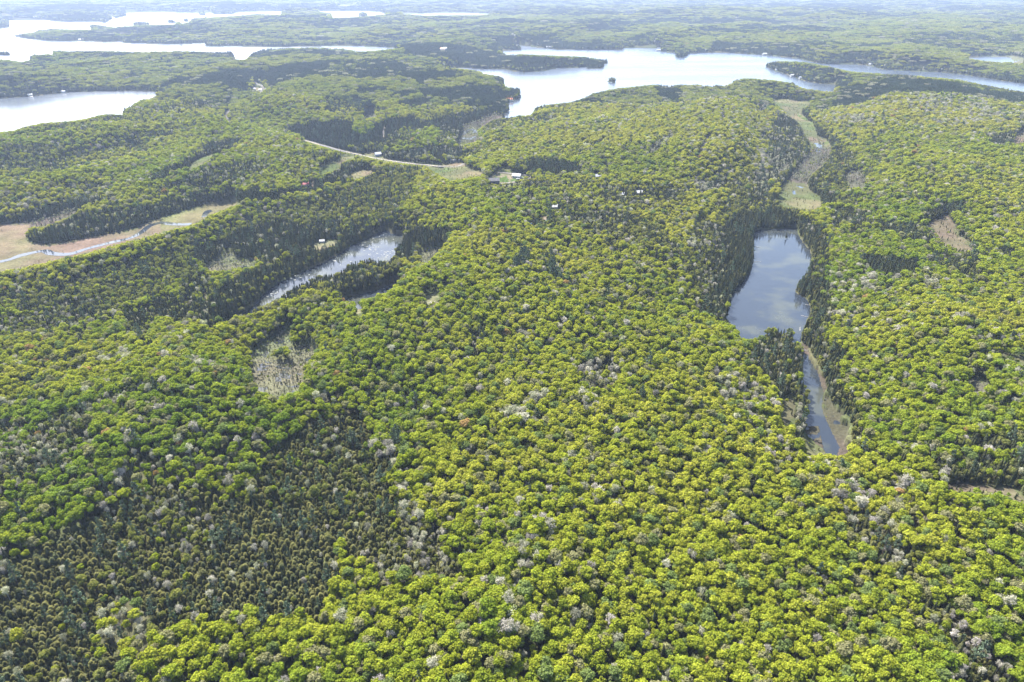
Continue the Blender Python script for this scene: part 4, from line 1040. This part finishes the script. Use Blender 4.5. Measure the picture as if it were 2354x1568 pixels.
house(1047, 371, 14, 8, 3.2, .1, M_WHITE, M_WHITE, 'house', 'white house with a white roof in the meadow right of the highway end')
house(869, 359, 9, 7, 4, .5, M_GREYROOF, M_GREYROOF, 'house', 'grey house on a small lawn above the highway')
house(697, 428, 15, 8, 3.4, .2, M_CREAM, M_RED, 'house', 'house with a bright red roof surrounded by conifers', rh=3.6)
house(531, 315, 11, 7, 3, .3, M_WOOD, M_RED, 'cabin', 'small cabin with a dull red roof in trees left of the plantation')
house(1373, 409, 8, 6, 3, .4, M_DARK, M_GREYROOF, 'cabin', 'small dark cabin with grey roof right of the pine plantation')
house(1471, 447, 9, 6, 3, .1, M_WHITE, M_WHITE, 'cabin', 'white roofed cabin beside the hidden road, right of centre')
house(1431, 451, 8, 5, 3, -.1, M_WHITE, M_GREYROOF, 'cabin', 'pale cabin left of the white roofed cabin')
house(1273, 480, 9, 5, 3, .2, M_WHITE, M_WHITE, 'shed', 'low white shed in the sandy yard above the blue tarps', 'shed')
house(741, 557, 4.5, 3, 2, .1, M_WHITE, M_WHITE, 'shed', 'small white shed in the clearing above the long pond', 'shed')
house(1408, 449, 5, 4, 2.4, .3, M_WOOD, M_DARK, 'shed', 'tiny dark shed in trees left of the pale cabins', 'shed', True)
house(282, 185, 42, 10, 5, .05, M_CREAM, M_WHITE, 'lodge', 'long pale lodge on the wooded hill above the left lake', 'lodge')
house(583, 207, 9, 6, 3, .2, M_WHITE, M_GREYROOF, 'house', 'pale house beside the upper bend of the highway')
house(600, 209, 8, 6, 3, -.2, M_WHITE, M_WHITE, 'garage', 'white garage right of the house at the upper highway bend', 'garage')
COT = [(B, 700, 343, M_ORANGE, 'orange roofed lakeside lodge among far shoreline trees', 15), (B, 716, 338, M_WHITE, 'white cottage beside the orange roofed lodge on the far shore', 12),
 (B, 1157, 694, M_ORANGE, 'cottage with orange roof on the point of the middle peninsula', 14), (B, 1225, 664, M_WHITE, 'white cottage at the tip of the middle point', 10),
 (B, 787, 461, M_WHITE, 'white boathouse under the long wooded peninsula, left end', 12), (B, 1116, 468, M_GREYROOF, 'grey cottage below the middle of the long wooded peninsula', 12),
 (B, 1066, 458, M_ORANGE, 'reddish cottage among trees on the long wooded peninsula', 12), (B, 384, 317, M_WHITE, 'white cottage on the far shore above the narrow channel', 16),
 (B, 502, 428, M_WHITE, 'pale cottage in the woods left of the long peninsula', 12), (B, 1430, 330, M_WHITE, 'white cottage on the far shore right of the small cove', 16),
 (B, 1450, 331, M_GREYROOF, 'grey cottage on the far shore right of the small cove', 16), (B, 2185, 351, M_WHITE, 'white cottage left of the dark wooded point', 16),
 (C_, 932, 406, M_WHITE, 'large white cottage on the far right shore', 20), (C_, 1155, 436, M_WHITE, 'wide white boathouse at the water on the far right shore', 20),
 (C_, 1580, 459, M_ORANGE, 'cottage with tan roof on the far right shore', 16), (C_, 757, 526, M_WHITE, 'white boathouse under the right wooded point', 12),
 (C_, 818, 541, M_GREYROOF, 'grey boathouse under the right wooded point', 12), (C_, 1066, 571, M_WHITE, 'white boathouse at the inner end of the small bay', 11),
 (C_, 652, 488, M_WHITE, 'tiny white boathouse near the tip of the right wooded point', 11), (C_, 1300, 450, M_GREYROOF, 'grey cottage in the middle of the far right shore', 15),
 (C_, 1805, 487, M_WHITE, 'white cottage on the far right shore toward the edge', 15), (C_, 2105, 517, M_WHITE, 'white boathouse on the far right shore near the edge', 14),
 (C_, 565, 378, M_WHITE, 'white boathouse on the far shore left of the big cottage', 16), (C_, 155, 332, M_WHITE, 'lone pale cottage in trees on the upper middle shore', 14),
 (C_, 265, 348, M_WHITE, 'pale boathouse at the upper middle shore', 16),
 (A, 212, 661, M_WHITE, 'white boathouse on the far bank of the left lake', 9), (A, 118, 656, M_GREYROOF, 'grey cottage on the far bank of the left lake', 9),
 (A, 502, 618, M_WHITE, 'white cottage in the middle of the left lake far bank', 9), (A, 440, 638, M_WHITE, 'tiny boathouse at the left lake far bank', 8),
 (A, 1042, 611, M_WHITE, 'white cottage above the right end of the left lake', 11), (A, 1505, 312, M_WHITE, 'white cottage on the shore of the long far channel', 18),
 (A, 1570, 312, M_GREYROOF, 'grey cottage on the shore of the long far channel', 18), (A, 560, 278, M_WHITE, 'pale cottage under the upper left wooded point', 18)]
for fn, tx, ty, rf, lb, L in COT:
    (px, py), = fn([(tx, ty)]); house(px, py, L, L * .55, 3.2, rng.uniform(-.4, .4), M_WHITE if rf != M_ORANGE else M_CREAM, rf, 'cottage', lb, 'cottage', True)

# docks along the shores
for i, (fn, tx, ty) in enumerate([(B,1165,698),(B,1240,650),(B,1160,763),(B,800,466),(B,1110,470),(C_,760,529),(C_,822,545),(C_,1070,573),(C_,930,430),(C_,1160,440),(A,212,665),(A,505,628),(B,1105,795),(C_,560,380)]):
    (px, py), = fn([(tx, ty)]); x, y = ground_at(px, py, .5)
    root = tag(empty('dock', (float(x), float(y), 0), rng.uniform(-.5, .5)), 'pale wooden dock reaching into the lake below a shoreline cottage', 'dock', 'docks along the lake shores')
    v, f = [], []; box(v, f, -9, 9, -1.3, 1.3, .45, .65); mesh_obj('deck', v, f, M_CREAM, root)
    for k in (-8, 0, 8):
        v, f = [], []; box(v, f, k - .15, k + .15, -1.0, -.7, -1.5, .448); mesh_obj('post', v, f, M_WOOD, root)

# vehicles
def car(px, py, rz, mat, label, L=4.6):
    x, y, z = place(px, py); root = tag(empty('parked_car', (x, y, z + .5), rz), label, 'car')
    prof = [(-.5,.35),(-.5,.8),(-.36,.92),(-.24,1.45),(.14,1.45),(.28,.95),(.48,.82),(.5,.35)]
    v = [(a * L, s_, b) for s_ in (-.9, .9) for a, b in prof]; n = len(prof)
    f = [tuple(range(n)), tuple(range(2 * n - 1, n - 1, -1))] + [(i, (i + 1) % n, n + (i + 1) % n, n + i) for i in range(n)]
    mesh_obj('body', v, f, mat, root)
    v, f = [], []; box(v, f, -.22 * L, .12 * L, -.915, .915, 1.0, 1.35); mesh_obj('window', v, f, M_GLASS, root)
    for a in (-.32, .32):
        for s_ in (-1, 1):
            mb = MB(); mb.stick((a * L, s_ * .72, .34), (a * L, s_ * .94, .34), .34, .34, .5, 12); b = len(mb.v); mb.f += [tuple(range(b - 12, b)), tuple(range(b - 13, b - 25, -1))] if b >= 24 else []
            o = bpy.data.objects.new('wheel', mb.mesh('wheel', M_TYRE)); col.objects.link(o); o.parent = root
car(1191, 413, .1, M_WHITE, 'white car parked in front of the white house by the lawn', 6)
car(1200, 411, .2, M_WHITE, 'white car parked on the drive, right of the other one', 5)
car(1146, 418, 1.2, M_DARK, 'black car parked on the gravel right of the dark house', 5)
car(521, 267, 1.4, M_DARK, 'dark car driving on the sunlit highway bend', 5)
car(1283, 480, .2, M_BLUE, 'blue car parked in the sandy yard beside the white shed', 4.6)

# tarps, junk and beaver dam
for px, py, lb in ((1254, 509, 'blue tarp on a heap in the small yard, right one'), (1217, 514, 'blue tarp on a heap in the small yard, left one')):
    x, y, z = place(px, py); mb = MB(); mb.blob((0, 0, .4), 3.2, .5, .4); o = bpy.data.objects.new('tarp', mb.mesh('tarp', M_BLUE)); col.objects.link(o); o.location = (x, y, z); tag(o, lb, 'tarp')
x, y, z = place(991, 700); mb = MB()
for k in range(26):
    a = rng.uniform(0, 6.28); p = np.array((rng.normal() * 2.4, rng.normal() * 1.6, .3)); mb.stick(p, p + np.array((math.cos(a), math.sin(a), rng.uniform(-.1, .4))) * rng.uniform(1.5, 3.5), .16, .1, .5, 5)
o = bpy.data.objects.new('brush_pile', mb.mesh('brush_pile', M_PALEBARK)); col.objects.link(o); o.location = (x, y, z); tag(o, 'pile of cut logs and branches in the small sunny clearing', 'log pile')
x, y = ground_at(*F([(855, 850)])[0]); mb = MB()
for k in range(150):
    t = rng.uniform(-1, 1); a = rng.uniform(-.6, .6); p = np.array((t * 9, t * -4 + rng.normal() * .7, rng.uniform(0, .5))); mb.stick(p, p + np.array((math.cos(a), math.sin(a), rng.uniform(-.1, .2))) * rng.uniform(1, 2.6), .13, .07, .5, 4)
o = bpy.data.objects.new('beaver_dam', mb.mesh('beaver_dam', M_PALEBARK)); col.objects.link(o); o.location = (float(x), float(y), 0); tag(o, 'low brown beaver dam of sticks between the pond and the channel', 'beaver dam')

# ripples of floating weed on the long pond and mats on the mud channel
mb = MB(); M_WEED = simple_mat('pale_weed', (.10, .105, .095), .7, (.05, .055, .045), .6)
V, Fc = [], []
def mat_patch(px, py, rpx, n, sz):
    for _ in range(n):
        x, y = ground_at(px + rng.normal() * rpx, py + rng.normal() * rpx * .55); c = ground_class(np.array([float(x)]), np.array([float(y)]))[0]
        if c != WATER: continue
        b = len(V); k = 7; r = sz * rng.uniform(.3, 1.3) ** 1.3; zz = .02 + .00008 * len(Fc)
        for i in range(k):
            a = i * 6.283 / k; rr = r * rng.uniform(.5, 1.3); V.append((float(x) + rr * math.cos(a) * 1.3, float(y) + rr * math.sin(a), zz))
        Fc.append(tuple(range(b, b + k)))
for tx, ty, r, n, sz in ((200,130,10,50,1.6),(250,175,10,26,1.8),(310,195,11,40,1.8),(350,175,5,24,1.7),(180,180,6,14,1.4),(40,190,7,18,1.3),(20,240,7,14,1.2),(290,80,10,20,1.2),(230,110,8,20,1.5),(120,130,8,14,1.2),(300,50,8,12,.9)):
    (px, py), = E([(tx, ty)]); mat_patch(px, py, r, int(n * .5), sz * .55)
for tx, ty, r, n in ((2300,210,10,16),(2200,240,10,12),(2060,340,10,12),(1900,440,10,12),(1850,470,8,10)):
    (px, py), = D_([(tx, ty)]); mat_patch(px, py, r, n, .9)
o = mesh_obj('floating_weed', V, Fc, M_WEED); tag(o, 'pale mats of floating weed on the long dark pond', 'pond weed', None, 'stuff')

# sunken logs in the right pond
for tx, ty, a, L in ((515,135,-.5,9),(515,237,.1,10),(850,615,-.6,9),(810,700,1.2,8),(870,535,-.4,7)):
    (px, py), = F([(tx, ty)]); x, y = ground_at(px, py, .15); mb = MB(); mb.stick((-L/2, 0, .1), (L/2, 0, .22), .22, .1, .5, 6)
    o = bpy.data.objects.new('fallen_log', mb.mesh('fallen_log', M_PALEBARK)); col.objects.link(o); o.location = (float(x), float(y), 0); o.rotation_euler = (0, 0, a)
    tag(o, 'grey fallen log lying in the shallows of the right pond', 'log', 'fallen logs in the right pond')

# ------------------------------------------------------------------ air
v, f = [], []; box(v, f, -60500, 60500, -1500, 82000, -3.2, H + 6)
mh, nt = new_mat('haze'); pv = N(nt, 'ShaderNodeVolumePrincipled'); pv.inputs['Density'].default_value = HAZE
pv.inputs['Color'].default_value = (.52, .65, .93, 1); pv.inputs['Anisotropy'].default_value = .25
o2 = N(nt, 'ShaderNodeOutputMaterial'); nt.links.new(pv.outputs[0], o2.inputs['Volume'])
o = mesh_obj('haze', v, f, mh); tag(o, kind='stuff')
